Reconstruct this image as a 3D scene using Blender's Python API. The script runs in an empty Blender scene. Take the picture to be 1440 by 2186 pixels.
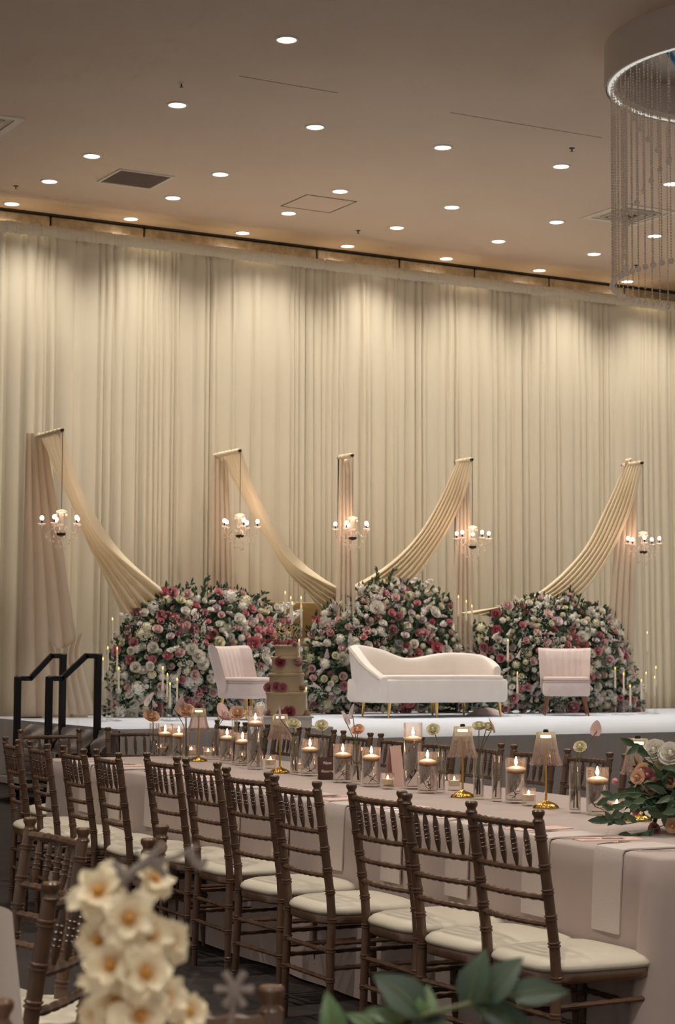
import bpy, math, random
from math import sin, cos, pi, radians, sqrt
from mathutils import Vector, Matrix, Quaternion

random.seed(7)
SC = bpy.context.scene
COL = SC.collection

# ------------------------------------------------------------------ camera
EYE = 1.38; FPX = 4054.7
YAW, PITCH, ROLL = radians(29.393), radians(4.333), radians(0.262)
_f = Vector((sin(YAW)*cos(PITCH), cos(YAW)*cos(PITCH), sin(PITCH)))
_r = Vector((cos(YAW), -sin(YAW), 0)); _u = _r.cross(_f)
CR = cos(ROLL)*_r + sin(ROLL)*_u; CU = -sin(ROLL)*_r + cos(ROLL)*_u; CF = _f
FH = Vector((sin(YAW), cos(YAW), 0)); RH = Vector((cos(YAW), -sin(YAW), 0))
CAM = Vector((0, 0, EYE))
cd = bpy.data.cameras.new('camera'); cam = bpy.data.objects.new('camera', cd); COL.objects.link(cam)
cd.sensor_fit = 'VERTICAL'; cd.sensor_height = 36; cd.sensor_width = 36*1440/2186
cd.lens = FPX*36/2186; cd.clip_start = .05; cd.clip_end = 200
cam.matrix_world = Matrix(((CR.x, CU.x, -CF.x, CAM.x), (CR.y, CU.y, -CF.y, CAM.y), (CR.z, CU.z, -CF.z, CAM.z), (0, 0, 0, 1)))
cd.dof.use_dof = True; cd.dof.focus_distance = 8.6; cd.dof.aperture_fstop = 9.5
SC.camera = cam

# ------------------------------------------------------------------ world, exposure
SC.view_settings.view_transform = 'Standard'; SC.view_settings.look = 'None'
SC.view_settings.gamma = 1; SC.view_settings.use_curve_mapping = False
SC.view_settings.exposure = 0.1
W = bpy.data.worlds.new('hall_ambient'); SC.world = W; W.use_nodes = True
W.node_tree.nodes['Background'].inputs[0].default_value = (1.0, .90, .81, 1)
W.node_tree.nodes['Background'].inputs[1].default_value = 0.46
cy = SC.cycles
cy.use_denoising = True; cy.max_bounces = 6; cy.transparent_max_bounces = 12; cy.transmission_bounces = 5; cy.light_sampling_threshold = .02
cy.diffuse_bounces = 3; cy.glossy_bounces = 2; cy.use_adaptive_sampling = True; cy.adaptive_threshold = .1; cy.adaptive_min_samples = 12; cy.caustics_reflective = False; cy.caustics_refractive = False
cy.sample_clamp_indirect = 4; cy.blur_glossy = .5
CAN_W = 120.0           # recessed can over the stage
HALL_FILL_W = 430.0          # added out-of-frame can over the hall, fill for the tables
CAN_COL = (1.0, .935, .84)

# ------------------------------------------------------------------ room dimensions and picture-ray helper (metres)
ZC = EYE + 5.3; WALL_Y = 21.42; DRAPE_Y = 20.7; STAGE_Z = .69; TABLE_Z = .76
def ray(px, py): return CF*FPX + CR*(px-720) - CU*(py-1093)
def at_z(px, py, z):
    d = ray(px, py); return CAM + d*((z-EYE)/d.z)
def at_y(px, py, y):
    d = ray(px, py); return CAM + d*(y/d.y)
def at_d(px, py, dep):
    d = ray(px, py); return CAM + d*(dep/d.dot(FH))
def cw(x, d, z=0): return RH*x + FH*d + Vector((0, 0, z))   # (lateral, depth) on the ground

# ------------------------------------------------------------------ mesh builder
def lerp(a, b, t): return a+(b-a)*t
class MB:
    def __init__(s): s.v = []; s.f = []
    def add(s, vs, fs):
        o = len(s.v); s.v.extend([tuple(p) for p in vs]); s.f.extend([tuple(i+o for i in q) for q in fs]); return s
    def merge(s, m, M=None):
        return s.add([(M @ Vector(p)) for p in m.v] if M else m.v, m.f)
    def box(s, c, d, rz=0, bev=0):
        c = Vector(c); hx, hy, hz = d[0]/2, d[1]/2, d[2]/2; R = Matrix.Rotation(rz, 3, 'Z')
        if not bev:
            vs = [c+R@Vector((x*hx, y*hy, z*hz)) for z in (-1, 1) for x, y in ((-1, -1), (1, -1), (1, 1), (-1, 1))]
            return s.add(vs, [(3, 2, 1, 0), (4, 5, 6, 7), (0, 1, 5, 4), (1, 2, 6, 5), (2, 3, 7, 6), (3, 0, 4, 7)])
        b = bev; rings = []
        for z, k in ((-hz, b), (-hz+b, 0), (hz-b, 0), (hz, b)):
            ring = []
            for x, y in ((-1, -1), (1, -1), (1, 1), (-1, 1)):
                e = (b, 0) if (x, y) in ((-1, -1), (1, 1)) else (0, b)
                X, Y = x*(hx-k), y*(hy-k)
                ring += [(X-x*e[0], Y-y*(b-e[0]), z), (X-x*(b-e[0]), Y-y*e[0], z)]
            # order
            ring = [ring[0], ring[1], ring[2], ring[3], ring[4], ring[5], ring[6], ring[7]]
            ring.sort(key=lambda p: math.atan2(p[1]/hy, p[0]/hx)); rings.append([c+R@Vector(p) for p in ring])
        return s.loft(rings, True, True, True)
    def loft(s, rings, closed=True, cap0=False, cap1=False):
        n = len(rings[0]); vs = [p for r in rings for p in r]; fs = []
        for i in range(len(rings)-1):
            for j in range(n if closed else n-1):
                k = (j+1) % n; fs.append((i*n+j, i*n+k, (i+1)*n+k, (i+1)*n+j))
        if cap0: fs.append(tuple(range(n-1, -1, -1)))
        if cap1: fs.append(tuple((len(rings)-1)*n+j for j in range(n)))
        return s.add(vs, fs)
    def lathe(s, prof, n=16, c=(0, 0, 0), cap=True, flute=0, fn=0, M=None):
        c = Vector(c); rings = []
        for r, z in prof:
            ring = []
            for j in range(n):
                a = 2*pi*j/n; rr = r*(1+flute*cos(fn*a)) if flute else r
                p = Vector((rr*cos(a), rr*sin(a), z)); ring.append((M @ p if M else p)+c)
            rings.append(ring)
        return s.loft(rings, True, cap, cap)
    def tube(s, pts, rad, n=8, cap=True):
        pts = [Vector(p) for p in pts]; m = len(pts); rings = []
        if not hasattr(rad, '__len__'): rad = [rad]*m
        t0 = (pts[1]-pts[0]).normalized(); a = t0.orthogonal().normalized()
        for i, p in enumerate(pts):
            t = (pts[min(i+1, m-1)]-pts[max(i-1, 0)])
            t = t.normalized() if t.length > 1e-9 else t0
            a = (a - t*a.dot(t)); a = a.normalized() if a.length > 1e-6 else t.orthogonal().normalized(); b = t.cross(a)
            rings.append([p+(a*cos(2*pi*j/n)+b*sin(2*pi*j/n))*rad[i] for j in range(n)])
        return s.loft(rings, True, cap, cap)
    def rod(s, p0, p1, prof, n=10):
        p0, p1 = Vector(p0), Vector(p1); d = p1-p0; a = d.orthogonal().normalized(); b = d.normalized().cross(a)
        return s.loft([[p0+d*t+(a*cos(2*pi*j/n)+b*sin(2*pi*j/n))*r for j in range(n)] for t, r in prof], True, True, True)
    def grid(s, fn, nu, nv):
        vs = [fn(i/nu, j/nv) for j in range(nv+1) for i in range(nu+1)]
        return s.add(vs, [(j*(nu+1)+i, j*(nu+1)+i+1, (j+1)*(nu+1)+i+1, (j+1)*(nu+1)+i) for j in range(nv) for i in range(nu)])
    def ball(s, c, r, nu=8, nv=6, sq=1):
        return s.lathe([(max(r*sin(pi*i/nv), r*.02), -r*sq*cos(pi*i/nv)) for i in range(nv+1)], nu, c)
    def mesh(s, name, mat=None, smooth=True, ang=None):
        me = bpy.data.meshes.new(name); me.from_pydata(s.v, [], s.f); me.update()
        if smooth:
            me.shade_smooth()
            if ang: me.set_sharp_from_angle(angle=radians(ang))
        if mat: me.materials.append(mat)
        return me
    def build(s, name, mat, parent=None, smooth=True, ang=40, loc=None):
        return obj(name, s.mesh(name, mat, smooth, ang), parent, loc)
def obj(name, me, parent=None, loc=None):
    o = bpy.data.objects.new(name, me); COL.objects.link(o)
    if parent: o.parent = parent
    if loc is not None: o.location = loc
    return o
def tag(o, label=None, cat=None, group=None, kind=None):
    if label: o['label'] = label
    if cat: o['category'] = cat
    if group: o['group'] = group
    if kind: o['kind'] = kind
    return o
def thing(name, loc, label, cat, rz=0, group=None):
    o = bpy.data.objects.new(name, None); COL.objects.link(o); o.location = loc; o.rotation_euler = (0, 0, rz)
    o.empty_display_size = .1
    return tag(o, label, cat, group)
def dup(root, loc=None, rz=None, label=None):
    def rec(o, par):
        c = o.copy(); COL.objects.link(c); c.parent = par
        for ch in o.children: rec(ch, c)
        return c
    r = rec(root, None)
    if loc is not None: r.location = loc
    if rz is not None: r.rotation_euler = (0, 0, rz)
    if label: r['label'] = label
    return r
def light(kind, name, parent, loc, energy, color, **kw):
    ld = bpy.data.lights.new(name, kind); ld.energy = energy; ld.color = color
    for k, v in kw.items(): setattr(ld, k, v)
    o = bpy.data.objects.new(name, ld); COL.objects.link(o); o.parent = parent; o.location = loc; return o
ORD = ['first', 'second', 'third', 'fourth', 'fifth', 'sixth', 'seventh', 'eighth', 'ninth', 'tenth', 'eleventh', 'twelfth', 'thirteenth']

# ------------------------------------------------------------------ materials
def lin(c):
    f = lambda v: v/12.92 if v <= .04045 else ((v+.055)/1.055)**2.4
    return (f(c[0]/255), f(c[1]/255), f(c[2]/255), 1)
def mat(name, c, rough=.6, metal=0, noise=0, nscale=20, bump=0, bscale=60, sheen=0, spec=.5, trans=0, c2=None, stretch=None, obvar=0, subsurf=0):
    m = bpy.data.materials.new(name); m.use_nodes = True; N = m.node_tree.nodes; L = m.node_tree.links
    b = N['Principled BSDF']; b.inputs['Roughness'].default_value = rough; b.inputs['Metallic'].default_value = metal
    b.inputs['Base Color'].default_value = lin(c); b.inputs['Specular IOR Level'].default_value = spec
    if sheen: b.inputs['Sheen Weight'].default_value = sheen; b.inputs['Sheen Roughness'].default_value = .4
    col = None
    tc = N.new('ShaderNodeTexCoord'); vec = tc.outputs['Object']
    if stretch:
        mp = N.new('ShaderNodeMapping'); mp.inputs['Scale'].default_value = stretch; L.new(vec, mp.inputs[0]); vec = mp.outputs[0]
    if noise or c2:
        nz = N.new('ShaderNodeTexNoise'); nz.inputs['Scale'].default_value = nscale; nz.inputs['Detail'].default_value = 4
        L.new(vec, nz.inputs['Vector'])
        mx = N.new('ShaderNodeMix'); mx.data_type = 'RGBA'
        a = lin(c); d = lin(c2) if c2 else tuple(x*(1-noise) for x in a[:3])+(1,)
        mx.inputs[6].default_value = a; mx.inputs[7].default_value = d
        cr = N.new('ShaderNodeMapRange'); cr.inputs[1].default_value = .35; cr.inputs[2].default_value = .65
        L.new(nz.outputs[0], cr.inputs[0]); L.new(cr.outputs[0], mx.inputs[0]); col = mx.outputs[2]
    if obvar:
        oi = N.new('ShaderNodeObjectInfo'); hs = N.new('ShaderNodeHueSaturation')
        mr = N.new('ShaderNodeMapRange'); mr.inputs[3].default_value = 1-obvar; mr.inputs[4].default_value = 1+obvar
        L.new(oi.outputs['Random'], mr.inputs[0]); L.new(mr.outputs[0], hs.inputs['Value'])
        if col: L.new(col, hs.inputs['Color'])
        else: hs.inputs['Color'].default_value = lin(c)
        col = hs.outputs[0]
    if col: L.new(col, b.inputs['Base Color'])
    if bump:
        n2 = N.new('ShaderNodeTexNoise'); n2.inputs['Scale'].default_value = bscale; n2.inputs['Detail'].default_value = 5
        L.new(vec, n2.inputs['Vector']); bp = N.new('ShaderNodeBump'); bp.inputs['Strength'].default_value = bump; bp.inputs['Distance'].default_value = .01
        L.new(n2.outputs[0], bp.inputs['Height']); L.new(bp.outputs[0], b.inputs['Normal'])
    if trans:
        t = N.new('ShaderNodeBsdfTranslucent'); mxs = N.new('ShaderNodeMixShader'); mxs.inputs[0].default_value = trans
        if col: L.new(col, t.inputs[0])
        else: t.inputs[0].default_value = lin(c)
        L.new(b.outputs[0], mxs.inputs[1]); L.new(t.outputs[0], mxs.inputs[2]); L.new(mxs.outputs[0], N['Material Output'].inputs[0])
    return m
def emis(name, c, s):
    m = bpy.data.materials.new(name); m.use_nodes = True; N = m.node_tree.nodes; N.remove(N['Principled BSDF'])
    e = N.new('ShaderNodeEmission'); e.inputs[0].default_value = lin(c); e.inputs[1].default_value = s
    m.node_tree.links.new(e.outputs[0], N['Material Output'].inputs[0]); return m
def thin_glass(name, tint=(250, 248, 246), refl=.6, body=0.0, rough=.03):
    m = bpy.data.materials.new(name); m.use_nodes = True; N = m.node_tree.nodes; L = m.node_tree.links; N.remove(N['Principled BSDF'])
    t = N.new('ShaderNodeBsdfTransparent'); t.inputs[0].default_value = lin(tint)
    g = N.new('ShaderNodeBsdfGlossy'); g.inputs['Roughness'].default_value = rough; g.inputs[0].default_value = (1, .97, .94, 1)
    lw = N.new('ShaderNodeLayerWeight'); lw.inputs[0].default_value = .35
    pw = N.new('ShaderNodeMath'); pw.operation = 'MULTIPLY_ADD'; pw.inputs[1].default_value = refl; pw.inputs[2].default_value = .03
    pp = N.new('ShaderNodeMath'); pp.operation = 'POWER'; pp.inputs[1].default_value = 1.6
    L.new(lw.outputs['Facing'], pp.inputs[0]); L.new(pp.outputs[0], pw.inputs[0])
    mx = N.new('ShaderNodeMixShader'); L.new(pw.outputs[0], mx.inputs[0]); L.new(t.outputs[0], mx.inputs[1]); L.new(g.outputs[0], mx.inputs[2])
    out = mx.outputs[0]
    if body:
        d = N.new('ShaderNodeBsdfTranslucent'); d.inputs[0].default_value = (.9, .85, .8, 1)
        m2 = N.new('ShaderNodeMixShader'); m2.inputs[0].default_value = body; L.new(out, m2.inputs[1]); L.new(d.outputs[0], m2.inputs[2]); out = m2.outputs[0]
    L.new(out, N['Material Output'].inputs[0]); return m
def solid_glass(name, ior, c=(255, 255, 255), rough=0):
    m = bpy.data.materials.new(name); m.use_nodes = True; N = m.node_tree.nodes; N.remove(N['Principled BSDF'])
    g = N.new('ShaderNodeBsdfGlass'); g.inputs['IOR'].default_value = ior; g.inputs['Roughness'].default_value = rough; g.inputs[0].default_value = lin(c)
    m.node_tree.links.new(g.outputs[0], N['Material Output'].inputs[0]); return m
M = {}
M['ceiling'] = mat('ceiling_paint', (226, 204, 182), .8, noise=.05, nscale=.6)
M['floor'] = mat('floor_carpet', (50, 38, 33), .95, c2=(32, 25, 22), nscale=3, bump=.3, bscale=300)
M['wall_panel'] = mat('gold_wall_panel', (190, 168, 138), .45, c2=(160, 138, 108), nscale=9, bump=.5, bscale=30, metal=.25)
M['seam'] = mat('dark_joint', (52, 43, 36), .8)
M['drape'] = mat('cream_drape_fabric', (225, 212, 186), .75, noise=.05, nscale=1.2, sheen=.15, stretch=(1, 1, .1))
M['swag'] = mat('ivory_chiffon', (242, 225, 192), .55, trans=.2, sheen=.2)
M['tan_drape'] = mat('champagne_drape', (224, 206, 182), .6, trans=.22, sheen=.2)
M['pipe'] = mat('dark_pipe', (60, 54, 50), .4, metal=.8)
M['black'] = mat('black_metal', (26, 26, 28), .45, metal=.4)
M['stage_top'] = mat('white_stage_cloth', (214, 221, 234), .55, noise=.07, nscale=2.5, bump=.15, bscale=8, stretch=(.35, 3, 1))
M['skirt'] = mat('grey_stage_skirt', (224, 218, 218), .7, noise=.08, nscale=4, stretch=(3, 3, .3))
M['satin'] = mat('silver_satin', (170, 162, 160), .28, bump=.1, bscale=6)
M['wood'] = mat('bronze_brown_wood', (102, 75, 56), .3, c2=(78, 56, 42), nscale=14, stretch=(1, 1, .25), spec=.6)
M['cushion'] = mat('ivory_vinyl_cushion', (202, 192, 173), .42, noise=.03, nscale=6, obvar=.03)
M['cloth'] = mat('blush_grey_tablecloth', (182, 164, 156), .75, noise=.04, nscale=5, sheen=.1)
M['napkin'] = mat('white_linen', (204, 190, 182), .75, bump=.08, bscale=120)
M['velvet'] = mat('ivory_velvet', (226, 216, 208), .7, sheen=.35, noise=.05, nscale=5)
M['blush_velvet'] = mat('blush_velvet', (212, 194, 188), .7, sheen=.4, noise=.09, nscale=6)
M['piping'] = mat('velvet_piping', (188, 176, 168), .7)
M['gold'] = mat('polished_gold', (214, 178, 110), .25, metal=1)
M['brass'] = mat('brushed_brass', (196, 156, 82), .28, metal=1)
M['rosewood_leg'] = mat('copper_leg', (140, 100, 78), .35, metal=.7)
M['leaf'] = mat('dark_green_leaf', (78, 100, 70), .5, c2=(50, 72, 52), nscale=3, obvar=.1)
M['leaf2'] = mat('fresh_green_leaf', (76, 104, 56), .5, c2=(54, 80, 46), nscale=4)
M['stem'] = mat('green_stem', (84, 92, 52), .55)
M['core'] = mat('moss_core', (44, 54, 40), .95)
for k, c in dict(pink=(222, 152, 158), deep=(200, 112, 124), blush=(232, 200, 194), white=(240, 234, 222), cream=(236, 228, 196), mauve=(186, 132, 138), peach=(236, 198, 166), lilac=(222, 206, 206)).items():
    M[k] = mat(k+'_petal', c, .6, obvar=.07, trans=.2, noise=.08, nscale=2)
M['wax'] = mat('peach_wax', (252, 222, 198), .45)
_b = M['wax'].node_tree.nodes['Principled BSDF']; _b.inputs['Subsurface Weight'].default_value = 1; _b.inputs['Subsurface Radius'].default_value = (1, .8, .66); _b.inputs['Subsurface Scale'].default_value = .035
M['ivory_wax'] = mat('ivory_wax', (242, 232, 212), .5, trans=.3)
M['flame'] = emis('candle_flame', (255, 196, 150), 70)
M['led'] = emis('led_flame', (255, 214, 110), 2.2)
M['bulb'] = emis('chandelier_bulb', (255, 226, 214), 10)
M['can'] = emis('can_lens', (255, 246, 232), 9)
M['lampled'] = emis('lamp_led', (252, 238, 176), 5)
M['ledstrip'] = emis('led_strip', (255, 250, 240), .62)
M['trim'] = mat('white_trim', (225, 215, 200), .5)
M['glass'] = thin_glass('clear_glass', (252, 250, 248), .9, .05)
M['ribglass'] = thin_glass('ribbed_shade_glass', (248, 240, 236), .95, .10, .1)
M['acrylic'] = thin_glass('acrylic', (250, 250, 250), .55, .05)
M['crystal'] = thin_glass('cut_crystal', (244, 238, 232), .6, .3, .1)
M['bead'] = thin_glass('crystal_strand_bead', (244, 238, 232), .6, .62, .15)
M['water'] = solid_glass('water', 1.33, (252, 252, 252))
M['vent'] = mat('vent_grille', (134, 114, 104), .7, noise=.1, nscale=60)
M['drum'] = mat('chandelier_drum', (205, 192, 180), .45)
M['cable'] = mat('blue_cable', (70, 150, 220), .4)
M['cord'] = mat('grey_cord', (110, 96, 84), .6)
M['cake'] = mat('cream_cake_icing', (234, 210, 172), .65, bump=.35, bscale=22, noise=.1, nscale=6)
M['plinth'] = mat('white_box', (222, 216, 214), .6)
M['sign'] = mat('brown_acrylic', (74, 46, 36), .15)
M['ink'] = mat('white_ink', (235, 225, 215), .6)
M['card'] = mat('blush_card', (226, 190, 178), .7)
M['steel'] = mat('steel_cutlery', (190, 184, 180), .22, metal=1)
M['twig'] = mat('grey_twig', (132, 122, 116), .8)
M['darktwig'] = mat('dark_twig', (96, 82, 74), .8)
M['oak'] = mat('oak_step', (150, 104, 62), .6, c2=(118, 78, 46), nscale=6, stretch=(1, 8, 1))
M['leaf_fg'] = mat('broad_green_leaf', (44, 66, 44), .55, c2=(34, 54, 38), nscale=12)
M['petal_fg'] = mat('cream_hydrangea_petal', (236, 220, 184), .6, trans=.25, obvar=.05)
_n = M['petal_fg'].node_tree; _N, _L = _n.nodes, _n.links
_tc = _N.new('ShaderNodeTexCoord'); _ln = _N.new('ShaderNodeVectorMath'); _ln.operation = 'LENGTH'; _L.new(_tc.outputs['Object'], _ln.inputs[0])
_cr = _N.new('ShaderNodeValToRGB'); _cr.color_ramp.elements[0].position = .06; _cr.color_ramp.elements[0].color = lin((210, 160, 86)); _cr.color_ramp.elements[1].position = .5; _cr.color_ramp.elements[1].color = lin((238, 226, 196))
_L.new(_ln.outputs['Value'], _cr.inputs[0]); _L.new(_cr.outputs[0], _N['Principled BSDF'].inputs['Base Color'])
for _x in _N:
    if _x.type == 'BSDF_TRANSLUCENT': _L.new(_cr.outputs[0], _x.inputs[0])
M['yolk'] = mat('amber_flower_heart', (206, 148, 58), .6, trans=.2)

# ------------------------------------------------------------------ setting: floor, ceiling, wall
def struct(name, mb, m, smooth=False): return tag(mb.build(name, m, None, smooth), kind='structure')
floor = struct('floor', MB().box((9.5, 8, -.05), (35, 28, .1)), M['floor'])
ceiling = struct('ceiling', MB().box((9.5, 8, ZC+.05), (35, 28, .1)), M['ceiling'])
wall = struct('wall_back', MB().box((9.5, WALL_Y+.17, ZC/2), (35, .3, ZC)), M['seam'])
xs = [at_y(px, 500, WALL_Y).x for px in (-260, -90, 107, 307, 675, 851, 1011, 1170, 1330, 1500)]
xs = [xs[0]-6, xs[0]-3]+xs+[xs[-1]+1.6, xs[-1]+3.2, xs[-1]+6]
xs = [max(-7.9, min(26.9, x)) for x in xs]; xs = sorted(set(xs))
for a, b in zip(xs, xs[1:]):
    MB().box(((a+b)/2, WALL_Y, ZC-1.02), (b-a-.025, .05, 2.0), bev=.012).build('wall_panel', M['wall_panel'], wall)
MB().box((9.5, WALL_Y-.02, ZC-.008), (35, .1, .015)).build('shadow_gap', M['seam'], wall, False)
MB().box((9.5, WALL_Y-.01, ZC-3.9), (35, .04, 3.6)).build('lower_wall', M['wall_panel'], wall, False)

# recessed downlights (rows measured on the ceiling plane)
Hc = 5.3; X0, SX = 1.40856*Hc, .28632*Hc
can_lens = MB().lathe([(.083, 0), (.083, -.004)], 20).mesh('lens', M['can'])
can_trim = MB().lathe([(.083, 0), (.084, -.012), (.105, -.010), (.112, 0)], 24, cap=False).mesh('trim_ring', M['trim'])
def can(loc, label, watts, spread=92, blend=.75):
    t = thing('recessed_light', loc, label, 'downlight', group='recessed ceiling downlights')
    obj('trim_ring', can_trim, t); obj('lens', can_lens, t)
    if watts: light('SPOT', 'can_beam', t, (0, 0, -.03), watts, CAN_COL, spot_size=radians(spread), spot_blend=blend, shadow_soft_size=.07)
rows = [(3.10146, range(0, 6), 'fourth row from the drapes'), (3.51217, range(0, 7), 'third row from the drapes'),
        (3.74898, range(0, 7), 'second row from the drapes'), (3.98160, range(0, 7), 'row nearest the back wall')]
for ri, (yy, js, rn) in enumerate(rows):
    for j in js:
        w = (CAN_W*1.05, CAN_W*.85, CAN_W*1.45, CAN_W*1.0)[ri]
        can((X0+SX*j, yy*Hc, ZC), 'glowing round ceiling downlight, %s from the left in the %s' % (ORD[j], rn), w, (90, 100, 116, 150)[ri], (.8, .8, 1.0, 1.0)[ri])
can((X0, 2.67597*Hc, ZC), 'lone glowing ceiling downlight nearest the camera, highest in the picture', CAN_W)
k = 0
for yy in (10.5, 6.5, 2.5, -1.5):  # cans added out of frame to light the dining tables, positions invented
    for xx in (-3.5, .5, 4.5, 8.5, 12.5):
        if yy > 8 and xx > 7: continue
        can((xx, yy, ZC), 'added fill downlight over the dining tables, %s of those behind the picture edge' % ORD[k % 13] + (' again' if k > 12 else ''), HALL_FILL_W, 100); k += 1

# ceiling fittings
def ceil_quad(pxs): return [at_z(x, y, ZC) for x, y in pxs]
def ceil_rect(px0, px1, px2):   # axis aligned rectangle from pixel corners
    P = ceil_quad((px0, px1, px2)); x = [p.x for p in P]; y = [p.y for p in P]; return min(x), max(x), min(y), max(y)
def frame_mb(x0, x1, y0, y1, w, h, z=0):
    m = MB()
    for c, d in (((0, y1-y0-w), (x1-x0, w)), ):
        pass
    cx, cy_ = 0, 0; hx, hy = (x1-x0)/2, (y1-y0)/2
    m.box((0, hy-w/2, z-h/2), (2*hx, w, h)).box((0, -hy+w/2, z-h/2), (2*hx, w, h))
    m.box((hx-w/2, 0, z-h/2), (w, 2*hy-2*w, h)).box((-hx+w/2, 0, z-h/2), (w, 2*hy-2*w, h)); return m
x0, x1, y0, y1 = ceil_rect((253, 361), (373, 376), (213, 388))
t = thing('return_vent', ((x0+x1)/2, (y0+y1)/2, ZC), 'brownish rectangular return air grille in the ceiling at left', 'air vent')
frame_mb(x0, x1, y0, y1, .03, .012).build('vent_frame', M['trim'], t, False)
MB().box((0, 0, -.002), (x1-x0-.07, y1-y0-.07, .004)).build('grille', M['vent'], t, False)
for i in range(14): MB().box((0, -(y1-y0)/2+.06+i*(y1-y0-.12)/13, -.006), (x1-x0-.08, .012, .006)).build('slat', M['vent'], t, False)
x0, x1, y0, y1 = ceil_rect((652, 416), (762, 430), (600, 440))
t = thing('access_panel', ((x0+x1)/2, (y0+y1)/2, ZC), 'thin outlined access hatch in the middle of the ceiling', 'hatch')
frame_mb(x0, x1, y0, y1, .012, .004).build('joint', M['seam'], t, False)
MB().box((0, 0, -.001), (x1-x0-.03, y1-y0-.03, .003)).build('hatch_door', M['ceiling'], t, False)
def diffuser(c, hx, hy, label):
    t = thing('air_diffuser', (c.x, c.y, ZC), label, 'air vent')
    MB().box((0, 0, -.003), (2*hx*.62, 2*hy*.62, .004)).build('throat', M['black'], t, False)
    for i, s in enumerate((1.0, .62, .46, .3)):
        mm = frame_mb(-hx*s, hx*s, -hy*s, hy*s, hx*(.19 if i == 0 else .045), .012 if i == 0 else .022)
        mm.build('outer_frame' if i == 0 else 'louvre', M['trim'], t, False)
c = at_z(1345, 458, ZC); diffuser(c, .42, .42, 'square ceiling air diffuser with dark throat behind the crystal strands')
c = at_z(-62, 262, ZC); diffuser(c, .42, .42, 'square ceiling air diffuser cut by the left picture edge')
for i, (px, py, lb) in enumerate([(387, 178, 'left of centre above the downlights'), (1220, 316, 'at right beside the crystal chandelier'), (764, 492, 'near the drapes at centre'), (34, 397, 'at far left near the drapes'), (1357, 566, 'seen through the crystal strands')]):
    t = thing('sprinkler', at_z(px, py, ZC), 'small metal ceiling sprinkler head '+lb, 'sprinkler')
    MB().lathe([(.032, 0), (.03, -.006), (.012, -.008)], 14).build('escutcheon', M['trim'] if i == 0 else M['pipe'], t)
    MB().lathe([(.008, -.005), (.008, -.025), (.005, -.027), (.005, -.035)], 8).lathe([(.018, -.035), (.018, -.038)], 10).build('head', M['pipe'], t)
for n, (a, b) in enumerate((((510, 162), (720, 198)), ((960, 240), (1285, 294)))):
    A, B = at_z(*a, ZC), at_z(*b, ZC); d = B-A
    tag(MB().box((A+B)/2+Vector((0, 0, -.001)), (d.length, .006, .002), math.atan2(d.y, d.x)).build('trim_%d' % (n+1), M['seam'], None, False), kind='structure')
# ------------------------------------------------------------------ big crystal chandelier
RB = 1.36; ZB = ZC-.36
cc = at_z(1628, 180, ZB); cc.z = ZC
t = thing('crystal_chandelier', cc, 'large round drum chandelier with hanging crystal bead strands at upper right', 'chandelier')
MB().lathe([(RB, 0), (RB, -.36)], 72, cap=False).lathe([(RB-.012, -.36), (RB-.012, 0)], 72, cap=False).lathe([(RB, -.36), (RB-.012, -.36)], 72, cap=False).build('drum', M['drum'], t)
MB().lathe([(RB-.02, -.30), (RB-.10, -.30), (RB-.10, -.345), (RB-.02, -.345)], 72, cap=False).build('strand_ring', M['trim'], t)
MB().lathe([(RB-.035, -.352), (RB-.075, -.352)], 72, cap=False).build('led_strip', M['ledstrip'], t)
MB().lathe([(RB-.02, -.004), (.02, -.004)], 48, cap=False).build('ceiling_plate', M['trim'], t)
P = [Vector((-.98, .1, -.06)), Vector((-.92, .16, -.16)), Vector((-.7, .26, -.26)), Vector((-.2, .3, -.22))]
MB().tube(P, .025, 8).build('blue_cable', M['cable'], t)
light('POINT', 'drum_glow', t, (0, 0, -.5), 3, (1, .93, .85), shadow_soft_size=.3)
bead = None
def strand(length, nb, big):
    m = MB()
    m.tube([(0, 0, 0), (0, 0, -length)], .002, 4)
    for i in range(nb):
        z = -length*(i+.5)/nb; r = .0105
        m.add([(0, 0, z+r), (r, 0, z), (0, r, z), (-r, 0, z), (0, -r, z), (0, 0, z-r)], [(0, 1, 2), (0, 2, 3), (0, 3, 4), (0, 4, 1), (5, 2, 1), (5, 3, 2), (5, 4, 3), (5, 1, 4)])
    return m
NST = 84
for ring_i, (rr, n_, lo, hi) in enumerate(((RB-.06, NST, 1.72, 1.72), (RB-.16, 60, .35, 1.7))):
    for i in range(n_):
        a = 2*pi*i/n_+ring_i*.04
        ln = 1.72 if ring_i == 0 else .2+1.48*((math.degrees(a)-84) % 72)/72
        mb = strand(ln, int(ln/.024), True)
        s = mb.build('bead_strand', M['bead'], t, False, loc=(rr*cos(a), rr*sin(a), -.35))
        MB().ball((0, 0, -ln-.024), .026, 8, 6).build('crystal_ball', M['bead'], s, False)

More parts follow.
